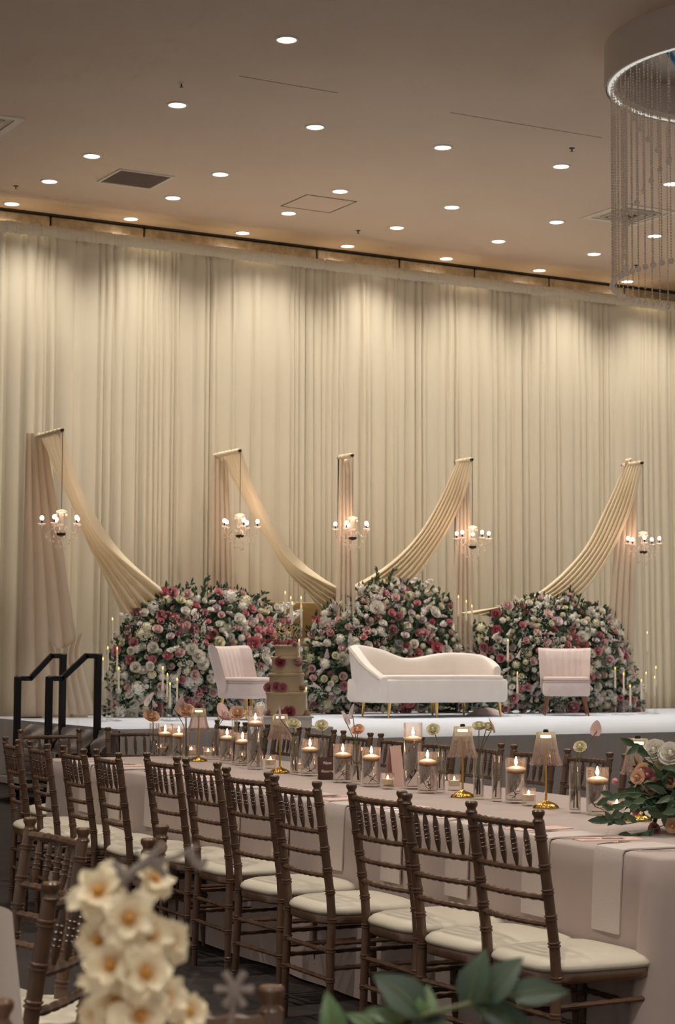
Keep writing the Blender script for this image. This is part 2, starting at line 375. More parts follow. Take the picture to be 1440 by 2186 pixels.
# ------------------------------------------------------------------ tall pipe-and-drape backdrop
def drape_mesh(xa, xb, ybase, z0, z1, seed, amp=.05, fold=.17, nz=16, head=True, flat=.35):
    R = random.Random(seed); wd = xb-xa
    edges = [0.0]
    while edges[-1] < wd: edges.append(edges[-1]+fold*R.choice((.4, .6, .8, 1.0, 1.6))*R.uniform(.8, 1.2))
    sc = wd/edges[-1]; edges = [e*sc for e in edges]; A = [amp*R.uniform(.25, 1.1) for _ in edges]; sh = [R.uniform(-.02, .02) for _ in edges]
    cols = []
    for i in range(len(edges)-1):
        k = 7
        for j in range(k): cols.append((lerp(edges[i], edges[i+1], j/k), i, j/k))
    cols.append((wd, len(edges)-2, 1.0))
    ph = R.uniform(0, 6)
    vs = []; zs = []
    for j in range(nz+1): zs.append(z1-(z1-z0)*j/nz)
    if head: zs = [z1, z1-.04, z1-.09, z1-.12]+zs[1:]
    for z in zs:
        h = (z1-z)/(z1-z0)
        for x, i, f in cols:
            g = A[i]*(.6+.5*h)*abs(sin(pi*f))**.55+.03*sin(x*2.3+ph)+.02*sin(x*5.7+ph*2)
            g += .012*sin(x*3.1+ph+h*2)*h
            gx = sh[i]*h*sin(pi*f)
            if h < .02: g = lerp(g*.55, g, h/.02)
            vs.append((xa+x+gx, ybase-g, z))
    n = len(cols); fs = [(a*n+b, a*n+b+1, (a+1)*n+b+1, (a+1)*n+b) for a in range(len(zs)-1) for b in range(n-1)]
    return MB().add(vs, fs)
bx = [at_y(px, py, DRAPE_Y).x for px, py in ((-330, 460), (158, 490), (686, 560), (1181, 612), (1760, 660))]
ZT = [at_y(80, 481, DRAPE_Y).z, at_y(420, 527, DRAPE_Y).z, at_y(930, 588, DRAPE_Y).z, at_y(1310, 625, DRAPE_Y).z]
zt = sum(ZT)/4-.03
names = ['leftmost', 'second from left', 'third from left', 'rightmost']
for i in range(4):
    t = thing('backdrop_drape', ((bx[i]+bx[i+1])/2, DRAPE_Y, 0), 'floor-to-ceiling cream pleated backdrop drape, %s of four sections' % names[i], 'curtain', group='tall cream backdrop drapes')
    o = drape_mesh(bx[i]-t.location.x-.01, bx[i+1]-t.location.x+.01, 0, .02, ZT[i] if 0 else zt, 11+i, amp=.085, fold=.13).build('cloth_panel', M['drape'], t, True, None)
    Lh = bx[i+1]-bx[i]; nh = int(Lh/.012); Rh = random.Random(50+i); wob = [Rh.uniform(0, 1) for _ in range(nh+1)]
    def hd(u, v):
        k_ = int(round(u*nh)); x = bx[i]-t.location.x+u*Lh; b_ = .030*sin(pi*min(1, v*1.02))**.6+.012*wob[k_]*(.4+v)
        return Vector((x, -.075-b_, zt+.035*(.6+.4*wob[k_])-.135*v-.012*wob[(k_*7) % nh]*(1 if v > .9 else 0)))
    MB().grid(hd, nh, 6).build('header_pocket', M['drape'], t, True, None)
    MB().tube([(bx[i]-t.location.x+.03, .12, zt-.05), (bx[i+1]-t.location.x-.03, .12, zt-.05)], .02, 8).build('cross_bar', M['pipe'], t)
    MB().tube([(bx[i+1]-t.location.x-.06, .16, 0), (bx[i+1]-t.location.x-.06, .16, zt-.02)], .025, 8).build('upright_pipe', M['pipe'], t)
    MB().box((bx[i+1]-t.location.x-.22, .2, .006), (.40, .3, .012)).build('base_plate', M['pipe'], t, False)

# ------------------------------------------------------------------ stage
pL, pB = at_z(233, 1557, STAGE_Z), at_z(53, 1536, STAGE_Z)
XL = (pL.x+pB.x)/2; YM = pL.y; YB = 20.35
pT = at_z(780, 1575, STAGE_Z); XT = pT.x; YT = (pT.y+at_z(1440, 1563, STAGE_Z).y)/2; XR = 21.5
def poly_prism(pts, z0, z1):
    n = len(pts); return MB().loft([[Vector((x, y, z0)) for x, y in pts], [Vector((x, y, z1)) for x, y in pts]], True, True, True)
outline = [(XL, YB), (XL, YM), (XT, YM), (XT, YT), (XR, YT), (XR, YB)]
t = thing('stage', (XL, YM, 0), 'low white-topped stage with grey skirt in front of the drapes', 'stage')
loc = lambda pts: [(x-XL, y-YM) for x, y in pts]
poly_prism(loc(outline), .05, STAGE_Z-.02).build('platform', M['seam'], t, False)
poly_prism(loc([(x+sx*.012, y-sy*.012) for (x, y), (sx, sy) in zip(outline, ((-1, 0), (-1, 1), (-1, 1), (-1, 1), (1, 1), (1, 0)))]), STAGE_Z-.02, STAGE_Z).build('top_cloth', M['stage_top'], t, False)
def skirt(a, b, seed, amp=.012):
    a, b = Vector((*a, 0)), Vector((*b, 0)); d = b-a; n = Vector((d.y, -d.x, 0)).normalized(); L_ = d.length; R = random.Random(seed); ph = [R.uniform(0, 6) for _ in range(3)]
    def fn(u, v):
        x = u*L_; g = .012+amp*(.3+v)*(sin(x*9+ph[0]+1.5*sin(x*1.7+ph[1]))+.5*sin(x*21+ph[2]))*.6
        return a+d*u+n*max(g, .006)+Vector((0, 0, STAGE_Z-.012-(STAGE_Z-.02)*v))
    return MB().grid(fn, max(12, int(L_*40)), 8)
O = loc(outline)
for i in range(4): skirt(O[i], O[i+1], i, .006).build('front_skirt', M['skirt'], t)
# bunched satin beside the stairs
sat = MB()
def satf(u, v):
    x = lerp(-.02, 1.05, u)*1.0; 
    y = lerp(2.2, .0, u); fold = .03*sin(v*14+u*9)+.02*sin(u*25+v*6)
    return Vector((-.06-.10*sin(pi*min(1, v*1.1))-abs(fold), y, STAGE_Z-.02-(STAGE_Z-.1)*v))
sat.grid(satf, 50, 18).build('satin_swag', M['satin'], t)

# stage stairs with two black handrails
yA = at_y(208, 1450, YM).y
def on_side(px, py=1500):
    d = ray(px, py); return CAM + d*((XL-.10)/d.x)
hA, hB = on_side(208), on_side(133)
yA, yB = hA.y, hB.y
t = thing('stage_stairs', (XL-.02, (yA+yB)/2, 0), 'dark portable stage steps with two black handrails at the left end', 'stairs')
for i, (h, w) in enumerate(((.23, 0), (.46, 1))):
    MB().box((-.72+.34*i+.06, 0, h-.02), (.34, abs(yB-yA)-.05, .04), bev=.006).build('step', M['black'], t, False)
    MB().box((-.72+.34*i+.06-.17, 0, h-.015), (.012, abs(yB-yA)-.05, .05)).build('step_nosing', M['trim'], t, False)
for s, yy in ((1, yA), (-1, yB)):
    y = yy-(yA+yB)/2
    def lowx(px):
        d = ray(px, 1450); p = CAM+d*(yy/d.y); return p.x
    lx = lowx(105 if s == 1 else 38)-(XL-.02)
    zt_ = .0
    zh = at_y(205 if s == 1 else 133, 1400, yy).z; zl = at_y(105 if s == 1 else 38, 1448, yy).z
    r_ = MB()
    def bar(a, b, w=.05):
        a, b = Vector(a), Vector(b); d = b-a; m = d.length; q = Vector((0, 0, 1)).rotation_difference(d.normalized()) if d.normalized() != Vector((0, 0, -1)) else Quaternion((1, 0, 0, 0))
        MX = Matrix.Translation((a+b)/2) @ q.to_matrix().to_4x4(); bb = MB().box((0, 0, 0), (w, w, m+w*.6), bev=.006); r_.merge(bb, MX)
    r_ = MB(); bar((-.08, y, .02), (-.08, y, zh), .06); r_.build('handrail_post', M['black'], t, False)
    r_ = MB(); bar((lx, y, .02), (lx, y, zl), .06); r_.build('handrail_post', M['black'], t, False)
    r_ = MB(); bar((lx, y, zl), (lx+.13, y, zl)); bar((lx+.13, y, zl), (-.20, y, zh)); bar((-.20, y, zh), (-.06, y, zh)); r_.build('handrail', M['black'], t, False)
    r_ = MB(); bar((-.26, y, .42), (-.08, y, .58), .045); r_.build('brace', M['black'], t, False)
    r_ = MB(); bar((lx, y, .1), (-.08, y, .46), .06); r_.build('stringer', M['black'], t, False)
tag(MB().box((XL-2.6, YM+.3, .11), (1.6, 1.1, .22), bev=.01).build('wooden_riser', M['oak'], None, False), 'low orange-brown wooden riser on the floor at far left', 'platform')

# ------------------------------------------------------------------ swag frames: pipe upright, arm, vertical drape, swag
def bez(P, t):
    P = list(P)
    while len(P) > 1: P = [lerp(a, b, t) for a, b in zip(P, P[1:])]
    return P[0]
def spline(P, t):      # Catmull-Rom through points
    n = len(P)-1; s = min(max(t, 0), .99999)*n; i = int(s); f = s-i
    p = [P[max(i-1, 0)], P[i], P[i+1], P[min(i+2, n)]]
    return .5*((2*p[1])+(p[2]-p[0])*f+(2*p[0]-5*p[1]+4*p[2]-p[3])*f*f+(3*p[1]-p[0]-3*p[2]+p[3])*f**3)
def swag_mesh(EA, EB, npl, amp, nu=72, nv=30, ph=0):
    def fn(u, v):
        a, b = spline(EA, v), spline(EB, v); p = lerp(a, b, u)
        off = amp*(.35+.65*v)*(abs(sin(pi*npl*u+ph))**.7*1.2-.6)
        n = (b-a).cross(spline(EA, min(v+.02, 1))-spline(EA, max(v-.02, 0)))
        n = n.normalized() if n.length > 1e-9 else Vector((0, -1, 0))
        if n.dot(CF) > 0: n = -n
        return p+n*off
    return MB().grid(fn, nu, nv)
TIPY = [19.0, 19.7, 19.55, 19.35, 18.95]
tips_px = [(134, 918), (513, 962), (753, 972), (1008, 981), (1371, 988)]
backs_px = [(66, 916), (456, 965), (724, 972), (974, 982), (1330, 986)]
frame_names = ['leftmost', 'second from left', 'middle', 'second from right', 'rightmost']
vert_px = [  # vertical drape: top-left, top-right, bottom-left, bottom-right (px), floor drop
    ((56, 925), (98, 925), (42, 1532), (190, 1532)), ((452, 972), (486, 972), (440, 1520), (505, 1520)), ((724, 980), (752, 980), (712, 1500), (764, 1500)),
    ((976, 990), (1002, 990), (962, 1500), (1012, 1500)), ((1326, 995), (1362, 995), (1282, 1515), (1352, 1515))]
swag_px = {0: ([(80, 924), (112, 985), (160, 1080), (205, 1195), (275, 1340)], [(134, 922), (150, 1000), (185, 1085), (250, 1175), (360, 1265)], 19.3, 19.72),
           1: ([(470, 970), (520, 1060), (575, 1150), (625, 1230), (705, 1325)], [(513, 966), (540, 1050), (585, 1135), (640, 1205), (745, 1265)], 20.1, 20.0),
           3: ([(974, 986), (935, 1070), (885, 1150), (815, 1215), (715, 1272)], [(1007, 988), (990, 1060), (955, 1135), (905, 1215), (850, 1280)], 19.5, 20.0),
           4: ([(1332, 990), (1290, 1085), (1235, 1185), (1130, 1275), (985, 1308)], [(1369, 994), (1345, 1090), (1300, 1190), (1245, 1265), (1150, 1330)], 18.9, 19.5)}
for i in range(5):
    tip = at_y(*tips_px[i], TIPY[i])
    # the arm is level and runs straight back from its tip to the upright
    py_ = TIPY[i]+.6
    d = ray(*backs_px[i]); back = Vector((tip.x, tip.y, tip.z)); 
    # length along +Y so that the back end projects at the measured column
    best = None
    for q in range(20, 90):
        p = Vector((tip.x, tip.y+q*.01, tip.z)); v = p-CAM; px = 720+FPX*v.dot(CR)/v.dot(CF)
        if best is None or abs(px-backs_px[i][0]) < best[0]: best = (abs(px-backs_px[i][0]), q*.01)
    L_ = best[1]; back = Vector((tip.x, tip.y+L_, tip.z))
    t = thing('swag_stand', (back.x, back.y, STAGE_Z), 'slim pipe stand with gathered champagne drape and projecting arm, %s of five' % frame_names[i], 'drape stand', group='swag stands on the stage')
    rel = lambda p: p-Vector(t.location)
    MB().tube([(0, 0, .01), (0, 0, back.z-STAGE_Z+.02)], .02, 10).build('upright_pipe', M['pipe'], t)
    MB().lathe([(.16, 0), (.16, .012), (.03, .016)], 20).build('base_plate', M['pipe'], t)
    MB().tube([rel(back)+Vector((0, .03, 0)), rel(tip)], .017, 10).build('arm', M['pipe'], t)
    # gathered sleeve on the arm
    sl = MB(); prof = []
    for q in range(41):
        f = q/40; prof.append((f, .026+.006*sin(q*2.3)+.004*sin(q*5.1)))
    sl.rod(rel(back), rel(tip)+Vector((0, .03, 0)), prof, 12).build('arm_sleeve', M['swag'], t)
    a, b, c_, d_ = vert_px[i]; yb_ = back.y-.07
    mid = lambda p, q, f: (lerp(p[0], q[0], f), lerp(p[1], q[1], f))
    kn = 5
    EA = [rel(at_y(*mid(a, c_, f), yb_)) for f in (0, .25, .5, .75, 1)]; EB = [rel(at_y(*mid(b, d_, f), yb_-.07)) for f in (0, .25, .5, .75, 1)]
    swag_mesh(EA, EB, (4, 4, 4, 4, 4)[i], .05, 60, 20).build('vertical_drape', M['tan_drape'], t)
    if i in swag_px:
        A_, B_, y0_, y1_ = swag_px[i]
        n = len(A_)
        yA_ = back.y-.03; yB_ = tip.y+.02
        EA = [rel(at_y(*p, lerp(yA_, y1_, k/(n-1)))) for k, p in enumerate(A_)]; EB = [rel(at_y(*p, lerp(yB_, y1_-.04, (k/(n-1))**.8))) for k, p in enumerate(B_)]
        if i in (3, 4): EA = [rel(at_y(*p, lerp(yA_, y1_, k/(n-1)))) for k, p in enumerate(A_)]
        sw = swag_mesh(EA, EB, 5 if i < 3 else 7, .11 if i < 3 else .06, 96, 36).build('swag_cloth', M['swag'], t)
    else:
        kt = MB().ball(rel(at_y(738, 985, tip.y+.1)), .03, 8, 6); kt.tube([rel(at_y(738, 985, tip.y+.1)), rel(at_y(741, 1000, tip.y+.1)), rel(at_y(742, 1012, tip.y+.1))], [.01, .02, .012], 6).build('tie_knot', M['swag'], t)
    if i == 4:
        P = at_y(1338, 985, tip.y+.3); MB().ball(rel(P), .035, 8, 6).ball(rel(P)+Vector((.05, 0, .02)), .028, 8, 6).build('tie_bow', M['swag'], t)
    if i == 0:
        EA = [rel(at_y(*p, back.y-.1)) for p in ((103, 1362), (112, 1420), (108, 1525))]; EB = [rel(at_y(*p, back.y-.2)) for p in ((184, 1338), (172, 1400), (205, 1525))]
        def tuck(u, v):
            a, b = spline(EA, v), spline(EB, v); p = lerp(a, b, u); p = p+Vector((0, 0, -.16*sin(pi*u**.75)*(1-v)**1.5)); return p+Vector((0, -.035*abs(sin(pi*5*u))*(1-.3*v), 0))
        MB().grid(tuck, 50, 20).build('tucked_drape', M['tan_drape'], t)
    # ---- small crystal chandelier hung from the arm tip
    zc_ = at_y(tips_px[i][0], (1128, 1133, 1138, 1157, 1168)[i], TIPY[i]).z
    ht = tip.z-zc_
    ch = thing('small_chandelier', (tip.x, tip.y-.0, zc_), 'small five-arm crystal chandelier hanging from the %s swag stand' % frame_names[i], 'chandelier', radians((12, 40, 4, 55, 20)[i]), group='small chandeliers on the swag stands')
    MB().tube([(0, 0, .2), (0, 0, ht-.015)], .004, 6).build('cord', M['cord'], ch)
    MB().lathe([(.012, .2), (.06, .185), (.055, .17), (.02, .165), (.022, .08), (.035, .05), (.02, .03), (.03, -.02), (.045, -.05), (.02, -.08), (.008, -.09)], 14).build('stem', M['crystal'], ch)
    MB().lathe([(.03, -.045), (.05, -.05), (.045, -.075), (.01, -.085)], 14).build('hub', M['pipe'], ch)
    dr = MB()
    for q in range(26):
        a_ = 2*pi*q/26*1.0; r_ = .03+.16*((q*7) % 26)/26; z_ = -.06-.19*(1-r_/.2)
        dr.ball((r_*cos(a_*5), r_*sin(a_*5), z_), .010, 5, 4, 1.5)
    for q in range(10): dr.ball((.058*cos(q*.63), .058*sin(q*.63), .145), .009, 5, 4, 1.6)
    dr.build('crystal_drops', M['bead'], ch, False)['kind'] = 'stuff'
    for q in range(5):
        a_ = 2*pi*q/5; ca, sa = cos(a_), sin(a_)
        pts = [(r_*ca, r_*sa, z_) for r_, z_ in ((.03, -.03), (.07, .015), (.11, -.02), (.15, -.055), (.19, -.045), (.205, .0), (.205, .03))]
        pts = [spline([Vector(p) for p in pts], f/14) for f in range(15)]
        arm = MB().tube(pts, .006, 6).build('arm', M['crystal'], ch)
        MB().lathe([(.012, .03), (.042, .046), (.044, .05), (.01, .036)], 12, (.205*ca, .205*sa, 0)).build('drip_cup', M['crystal'], arm)
        MB().lathe([(.009, .034), (.009, .085)], 8, (.205*ca, .205*sa, 0)).build('candle_sleeve', M['black'], arm)
        MB().ball((.205*ca, .205*sa, .108), .021, 10, 8, 1.2).build('bulb', M['bulb'], arm)
        for w_ in (0, 1): MB().ball((.205*ca+.03*(1 if w_ else -1)*-sa, .205*sa+.03*(1 if w_ else -1)*ca, .02), .009, 5, 4, 1.8).build('crystal_pendant', M['crystal'], arm, False)
    light('POINT', 'bulb_glow', ch, (0, 0, .17), 2.6, (1, .62, .42), shadow_soft_size=.12)

# ------------------------------------------------------------------ flower meshes (unit size, facing +Z)
def petal(m, a, base, ln, tilt, w, curl, nu=2, nv=3, cup=.15):
    def fn(u, v):
        uu = u*2-1; ww = w*(.35+.65*sin(pi*min(1, .12+.75*v)))
        th = a+uu*ww
        r = base+ln*sin(tilt)*v+curl*v**3
        z = ln*cos(tilt)*v*(1-cup*uu*uu*v)-abs(curl)*.5*v**4
        return Vector((r*cos(th), r*sin(th), z))
    m.grid(fn, nu, nv)
def rose_mb(rng, openness=1):
    m = MB(); m.lathe([(.06, .1), (.17, .34), (.16, .56), (.04, .62)], 8)
    for k, (n, Rm, H, w, lip) in enumerate(((3, .22, .66, 1.15, .0), (4, .36, .66, .95, .02), (5, .54*openness, .62, .80, .05), (6, .74*openness, .52, .66, .09), (6, .94*openness, .38, .62, .10))):
        for i in range(n):
            a0 = 2*pi*(i+.5*k)/n+rng.uniform(-.15, .15); Rr = Rm*rng.uniform(.92, 1.06); Hh = H*rng.uniform(.94, 1.06)
            def fn(u, v):
                uu = u*2-1; th = a0+uu*w*(.5+.5*v**.5); r = .06+(Rr-.06)*(1-(1-v)**2.2)*(1-.05*uu*uu)+lip*v**4
                return Vector((r*cos(th), r*sin(th), Hh*v**1.15*(1-.22*uu*uu*v)-lip*.5*v**5))
            m.grid(fn, 3, 4)
    return m
def pompom_mb(rng):
    m = MB(); N_ = 46
    for i in range(N_):
        z = 1-1.55*i/N_; r = sqrt(max(0, 1-z*z)); a = i*2.39996; n = Vector((r*cos(a), r*sin(a), z))
        s = n.orthogonal().normalized(); b = n.cross(s); c = n*.62
        m.add([c*.5, c+s*.16+n*.1, n*.95, c-s*.16+n*.1, c+b*.1+n*.2], [(0, 1, 4), (1, 2, 4), (2, 3, 4), (3, 0, 4)])
    m.ball((0, 0, 0), .62, 8, 6); return m
def floret(m, c, n, s, k=4, rng=random):
    a = n.orthogonal().normalized(); b = n.cross(a); o = rng.uniform(0, 6)
    for i in range(k):
        t1 = 2*pi*i/k+o; d = a*cos(t1)+b*sin(t1); e = n.cross(d)
        m.add([c, c+d*s*.5+e*s*.35+n*s*.12, c+d*s+n*s*.05, c+d*s*.5-e*s*.35+n*s*.12], [(0, 1, 2, 3)])
def hydrangea_mb(rng):
    m = MB(); m.ball((0, 0, 0), .7, 8, 6)
    for i in range(34):
        z = 1-1.4*i/34; r = sqrt(max(0, 1-z*z)); a = i*2.39996; n = Vector((r*cos(a), r*sin(a), z)); floret(m, n*.86, n, .27, 4, rng)
    return m
def orchid_mb(rng):
    m = MB()
    for i in range(22):
        f = i/22; a = i*2.4; z = lerp(-1, 1.1, f); r = lerp(.42, .08, f**1.2); n = Vector((cos(a), sin(a), .35)).normalized(); floret(m, Vector((r*cos(a), r*sin(a), z)), n, lerp(.46, .16, f), 5, rng)
    m.tube([(0, 0, -1.1), (0, 0, 1.1)], .03, 4); return m
rg = random.Random(3)
FM = {}
for k in ('pink', 'deep', 'blush', 'white', 'cream', 'mauve', 'peach', 'lilac'):
    FM['rose_'+k] = [rose_mb(rg, rg.uniform(.75, 1.1)).mesh(k+'_rose', M[k], True, 60) for _ in range(2)]
for k in ('cream', 'white'): FM['pom_'+k] = [pompom_mb(rg).mesh(k+'_pompom', M[k], True)]
FM['hyd'] = [hydrangea_mb(rg).mesh('hydrangea', M['white'], False) for _ in range(2)]; FM['hydc'] = [hydrangea_mb(rg).mesh('hydrangea', M['cream'], False)]
FM['orch'] = [orchid_mb(rg).mesh('white_stock', M['white'], False), orchid_mb(rg).mesh('lilac_stock', M['lilac'], False)]
def place_flower(name, me, parent, p, n, size, rng):
    o = obj(name, me, parent, p); q = Vector(n).normalized().to_track_quat('Z', 'Y') @ Quaternion((0, 0, 1), rng.uniform(0, 6.28))
    o.rotation_mode = 'QUATERNION'; o.rotation_quaternion = q; o.scale = (size,)*3; return o
def leaf_quad(m, c, d, n, ln, wd, bend=.2):
    s = d.cross(n).normalized(); n = s.cross(d).normalized()
    m.add([c, c+d*ln*.35+s*wd+n*ln*.06, c+d*ln*.72+s*wd*.75, c+d*ln-n*ln*bend, c+d*ln*.72-s*wd*.75, c+d*ln*.35-s*wd+n*ln*.06, c+d*ln*.5-n*ln*.05],
          [(0, 1, 6), (1, 2, 6), (2, 3, 6), (3, 4, 6), (4, 5, 6), (5, 0, 6)])
def inside(p, poly):
    r = False; n = len(poly)
    for i in range(n):
        (x1, y1), (x2, y2) = poly[i], poly[(i+1) % n]
        if (y1 > p[1]) != (y2 > p[1]) and p[0] < (x2-x1)*(p[1]-y1)/(y2-y1)+x1: r = not r
    return r
def edge_dist(p, poly):
    best = 9e9; P = Vector(p)
    for i in range(len(poly)):
        a, b = Vector(poly[i]), Vector(poly[(i+1) % len(poly)]); ab = b-a; t_ = max(0, min(1, (P-a).dot(ab)/max(ab.length_squared, 1e-9))); best = min(best, (a+ab*t_-P).length)
    return best
def mound(px_outline, ym, label, seed, n_max, depth=.42, spacing=.078, skip=None, sprigs=()):
    """A free-standing floral hill. Outline is measured on the plane y=ym and then bulged forward (and back)."""
    R = random.Random(seed)
    P = [at_y(x, y, ym) for x, y in px_outline]; poly = [(p.x, p.z) for p in P]
    xs_ = [p[0] for p in poly]; zs_ = [p[1] for p in poly]; x0, x1, z0, z1 = min(xs_), max(xs_), min(zs_), max(zs_)
    cx = (x0+x1)/2; t = thing('flower_mound', (cx, ym, STAGE_Z), label, 'flower arrangement', group='flower mounds on the stage')
    def bulge(x, z): return depth*(1-(1-min(1, edge_dist((x, z), poly)/(.55*(x1-x0)*.5+.05)))**2)*(1.0-.25*(z-z0)/(z1-z0))
    # dense dark core
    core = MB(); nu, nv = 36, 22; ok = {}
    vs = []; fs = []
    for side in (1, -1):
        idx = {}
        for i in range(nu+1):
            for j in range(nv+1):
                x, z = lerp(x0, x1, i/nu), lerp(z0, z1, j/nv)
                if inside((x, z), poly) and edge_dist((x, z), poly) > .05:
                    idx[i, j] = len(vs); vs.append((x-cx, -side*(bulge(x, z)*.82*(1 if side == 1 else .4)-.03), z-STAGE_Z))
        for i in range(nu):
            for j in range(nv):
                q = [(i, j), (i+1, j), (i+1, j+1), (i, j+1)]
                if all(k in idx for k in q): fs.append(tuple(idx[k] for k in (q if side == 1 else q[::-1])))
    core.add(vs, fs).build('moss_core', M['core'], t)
    pts = []; tries = 0
    while tries < 9000 and len(pts) < n_max:
        tries += 1; x, z = R.uniform(x0, x1), R.uniform(z0, z1)
        if not inside((x, z), poly) or z < z0+.03: continue
        s = spacing*R.uniform(.7, 1.15)
        if any((x-a)**2+(z-b)**2 < (.5*(s+c))**2 for a, b, c in pts): continue
        pts.append((x, z, s))
    cnt = {}
    for x, z, s in pts:
        b = bulge(x, z); e = .03
        gx = (bulge(x+e, z)-bulge(x-e, z))/(2*e); gz = (bulge(x, z+e)-bulge(x, z-e))/(2*e)
        n = Vector((-gx*.8-.45*.6+R.gauss(0, .28), -1, -gz*.8+.25+R.gauss(0, .25))).normalized()
        p = Vector((x-cx, -b-R.uniform(-.03, .05), z-STAGE_Z)); r = R.random(); sz = s*.5*R.choice((1.1, 1.4, 1.6, 1.8))*R.uniform(.95, 1.15)
        if r < .40: kd = R.choice(('pink', 'pink', 'blush', 'deep', 'mauve', 'blush', 'white', 'lilac', 'pink', 'blush')); nm = kd+'_rose'; me = R.choice(FM['rose_'+kd]); sz *= 1.05
        elif r < .52: nm = 'white_rose'; me = R.choice(FM['rose_'+R.choice(('white', 'cream', 'white'))])
        elif r < .66: nm = 'pompom_flower'; me = FM['pom_'+R.choice(('cream', 'white'))][0]; sz *= .78
        elif r < .85: nm = 'hydrangea'; me = R.choice(FM['hyd']+FM['hydc']); sz *= 1.15; p.y += .03
        else: nm = 'stock_stem'; me = R.choice(FM['orch']); n = Vector((R.gauss(0, .5), -.35, R.uniform(-.4, 1))).normalized(); sz *= 1.1; p.y -= .02
        place_flower(nm, me, t, p, n, sz, R)
    # foliage between the blooms
    for nm, mt, cnt_, ln0 in (('foliage', 'leaf', 1700, .075), ('fresh_foliage', 'leaf2', 700, .07)):
        m = MB(); k = 0
        while k < cnt_:
            x, z = R.uniform(x0, x1), R.uniform(z0, z1)
            if not inside((x, z), poly): continue
            k += 1; b = bulge(x, z); e = edge_dist((x, z), poly)
            c = Vector((x-cx, -b+R.uniform(-.02, .09), z-STAGE_Z))
            out = Vector((x-cx, 0, (z-z0)*1.2)).normalized() if e < .12 else Vector((R.gauss(0, 1), 0, R.gauss(0, 1))).normalized()
            d = (out+Vector((R.gauss(0, .5), -R.uniform(.1, .9), R.gauss(0, .5)))).normalized()
            leaf_quad(m, c, d, Vector((R.gauss(0, .4), -1, R.gauss(0, .4))), ln0*R.uniform(.7, 1.5), ln0*.24, .15)
        m.build(nm, M[mt], t, True, 80)['kind'] = 'stuff'
    # baby's breath clouds
    m = MB()
    for _ in range(44):
        while True:
            x, z = R.uniform(x0, x1), R.uniform(z0, z1)
            if inside((x, z), poly): break
        b = bulge(x, z)
        for q in range(46):
            c = Vector((x-cx+R.gauss(0, .05), -b-.05-R.uniform(0, .06), z-STAGE_Z+R.gauss(0, .045))); r_ = R.uniform(.0035, .0065)
            m.add([c+Vector((r_, 0, 0)), c+Vector((-r_, 0, 0)), c+Vector((0, -r_, 0)), c+Vector((0, 0, r_)), c+Vector((0, 0, -r_))], [(0, 3, 2), (3, 1, 2), (1, 4, 2), (4, 0, 2)])
    m.build('babys_breath', M['white'], t, False)['kind'] = 'stuff'
    # loose sprigs that break the outline
    for (px, py, dx, dy, kind) in sprigs:
        base = at_y(px, py, ym)-Vector(t.location); tipv = at_y(px+dx, py+dy, ym)-Vector(t.location); d = (tipv-base)
        if kind == 'leaf':
            m = MB(); m.tube([base-d*.3, base+d*.5, tipv], [.004, .003, .0015], 5)
            for q in range(9):
                f = q/9; c = base+d*f; sd = (d.normalized()*.7+Vector((R.uniform(-1, 1), -.3, R.uniform(-.3, .6)))).normalized(); leaf_quad(m, c, sd, Vector((0, -1, .2)), .075, .014, .1)
            m.build('leafy_sprig', M['leaf'], t, True, 80)
        else:
            o = place_flower('stock_sprig', FM['orch'][0], t, base+d*.5, d, d.length*.55, R)
    return t
mound([(232, 1536), (228, 1480), (236, 1420), (244, 1368), (262, 1335), (285, 1306), (318, 1292), (340, 1272), (352, 1254), (398, 1258), (428, 1268), (450, 1254), (492, 1256), (520, 1268), (556, 1284), (590, 1296), (618, 1322), (640, 1352), (648, 1536)], 19.65,
      'left floral hill of pink and white roses behind the left armchair', 21, 350, .36,
      sprigs=((300, 1330, -45, -18, 'stock'), (385, 1272, 25, -30, 'leaf'), (432, 1268, 8, -35, 'leaf'), (478, 1262, 10, -14, 'stock'), (540, 1285, 26, -20, 'leaf'), (590, 1300, 36, -12, 'stock'), (600, 1330, 40, -25, 'stock')))
mound([(634, 1520), (640, 1420), (650, 1370), (664, 1330), (690, 1306), (716, 1282), (748, 1262), (786, 1246), (812, 1240), (850, 1242), (886, 1240), (916, 1252), (946, 1272), (984, 1302), (1008, 1330), (1030, 1360), (1044, 1410), (1050, 1520)], 19.85,
      'central floral hill of pink and white roses behind the ivory sofa', 22, 350, .36,
      sprigs=((800, 1245, 6, -30, 'leaf'), (830, 1245, 10, -28, 'leaf'), (880, 1245, 14, -22, 'stock'), (900, 1252, 24, -16, 'stock'), (720, 1290, -26, 12, 'stock'), (690, 1330, 6, 60, 'stock'), (960, 1330, 26, 70, 'stock'), (930, 1290, 40, 40, 'stock')))
mound([(1030, 1526), (1026, 1450), (1022, 1380), (1034, 1330), (1056, 1308), (1082, 1292), (1108, 1282), (1140, 1272), (1180, 1280), (1204, 1272), (1240, 1284), (1270, 1290), (1296, 1306), (1318, 1330), (1332, 1352), (1344, 1400), (1352, 1440), (1366, 1470), (1370, 1524)], 19.3,
      'right floral hill of pink and white roses behind the right armchair', 23, 350, .34,
      sprigs=((1108, 1290, -10, -18, 'stock'), (1215, 1282, 2, -26, 'leaf'), (1160, 1285, -6, -22, 'stock'), (1310, 1330, 22, -14, 'leaf'), (1075, 1300, -14, -6, 'stock'), (1270, 1360, 24, 50, 'stock')))
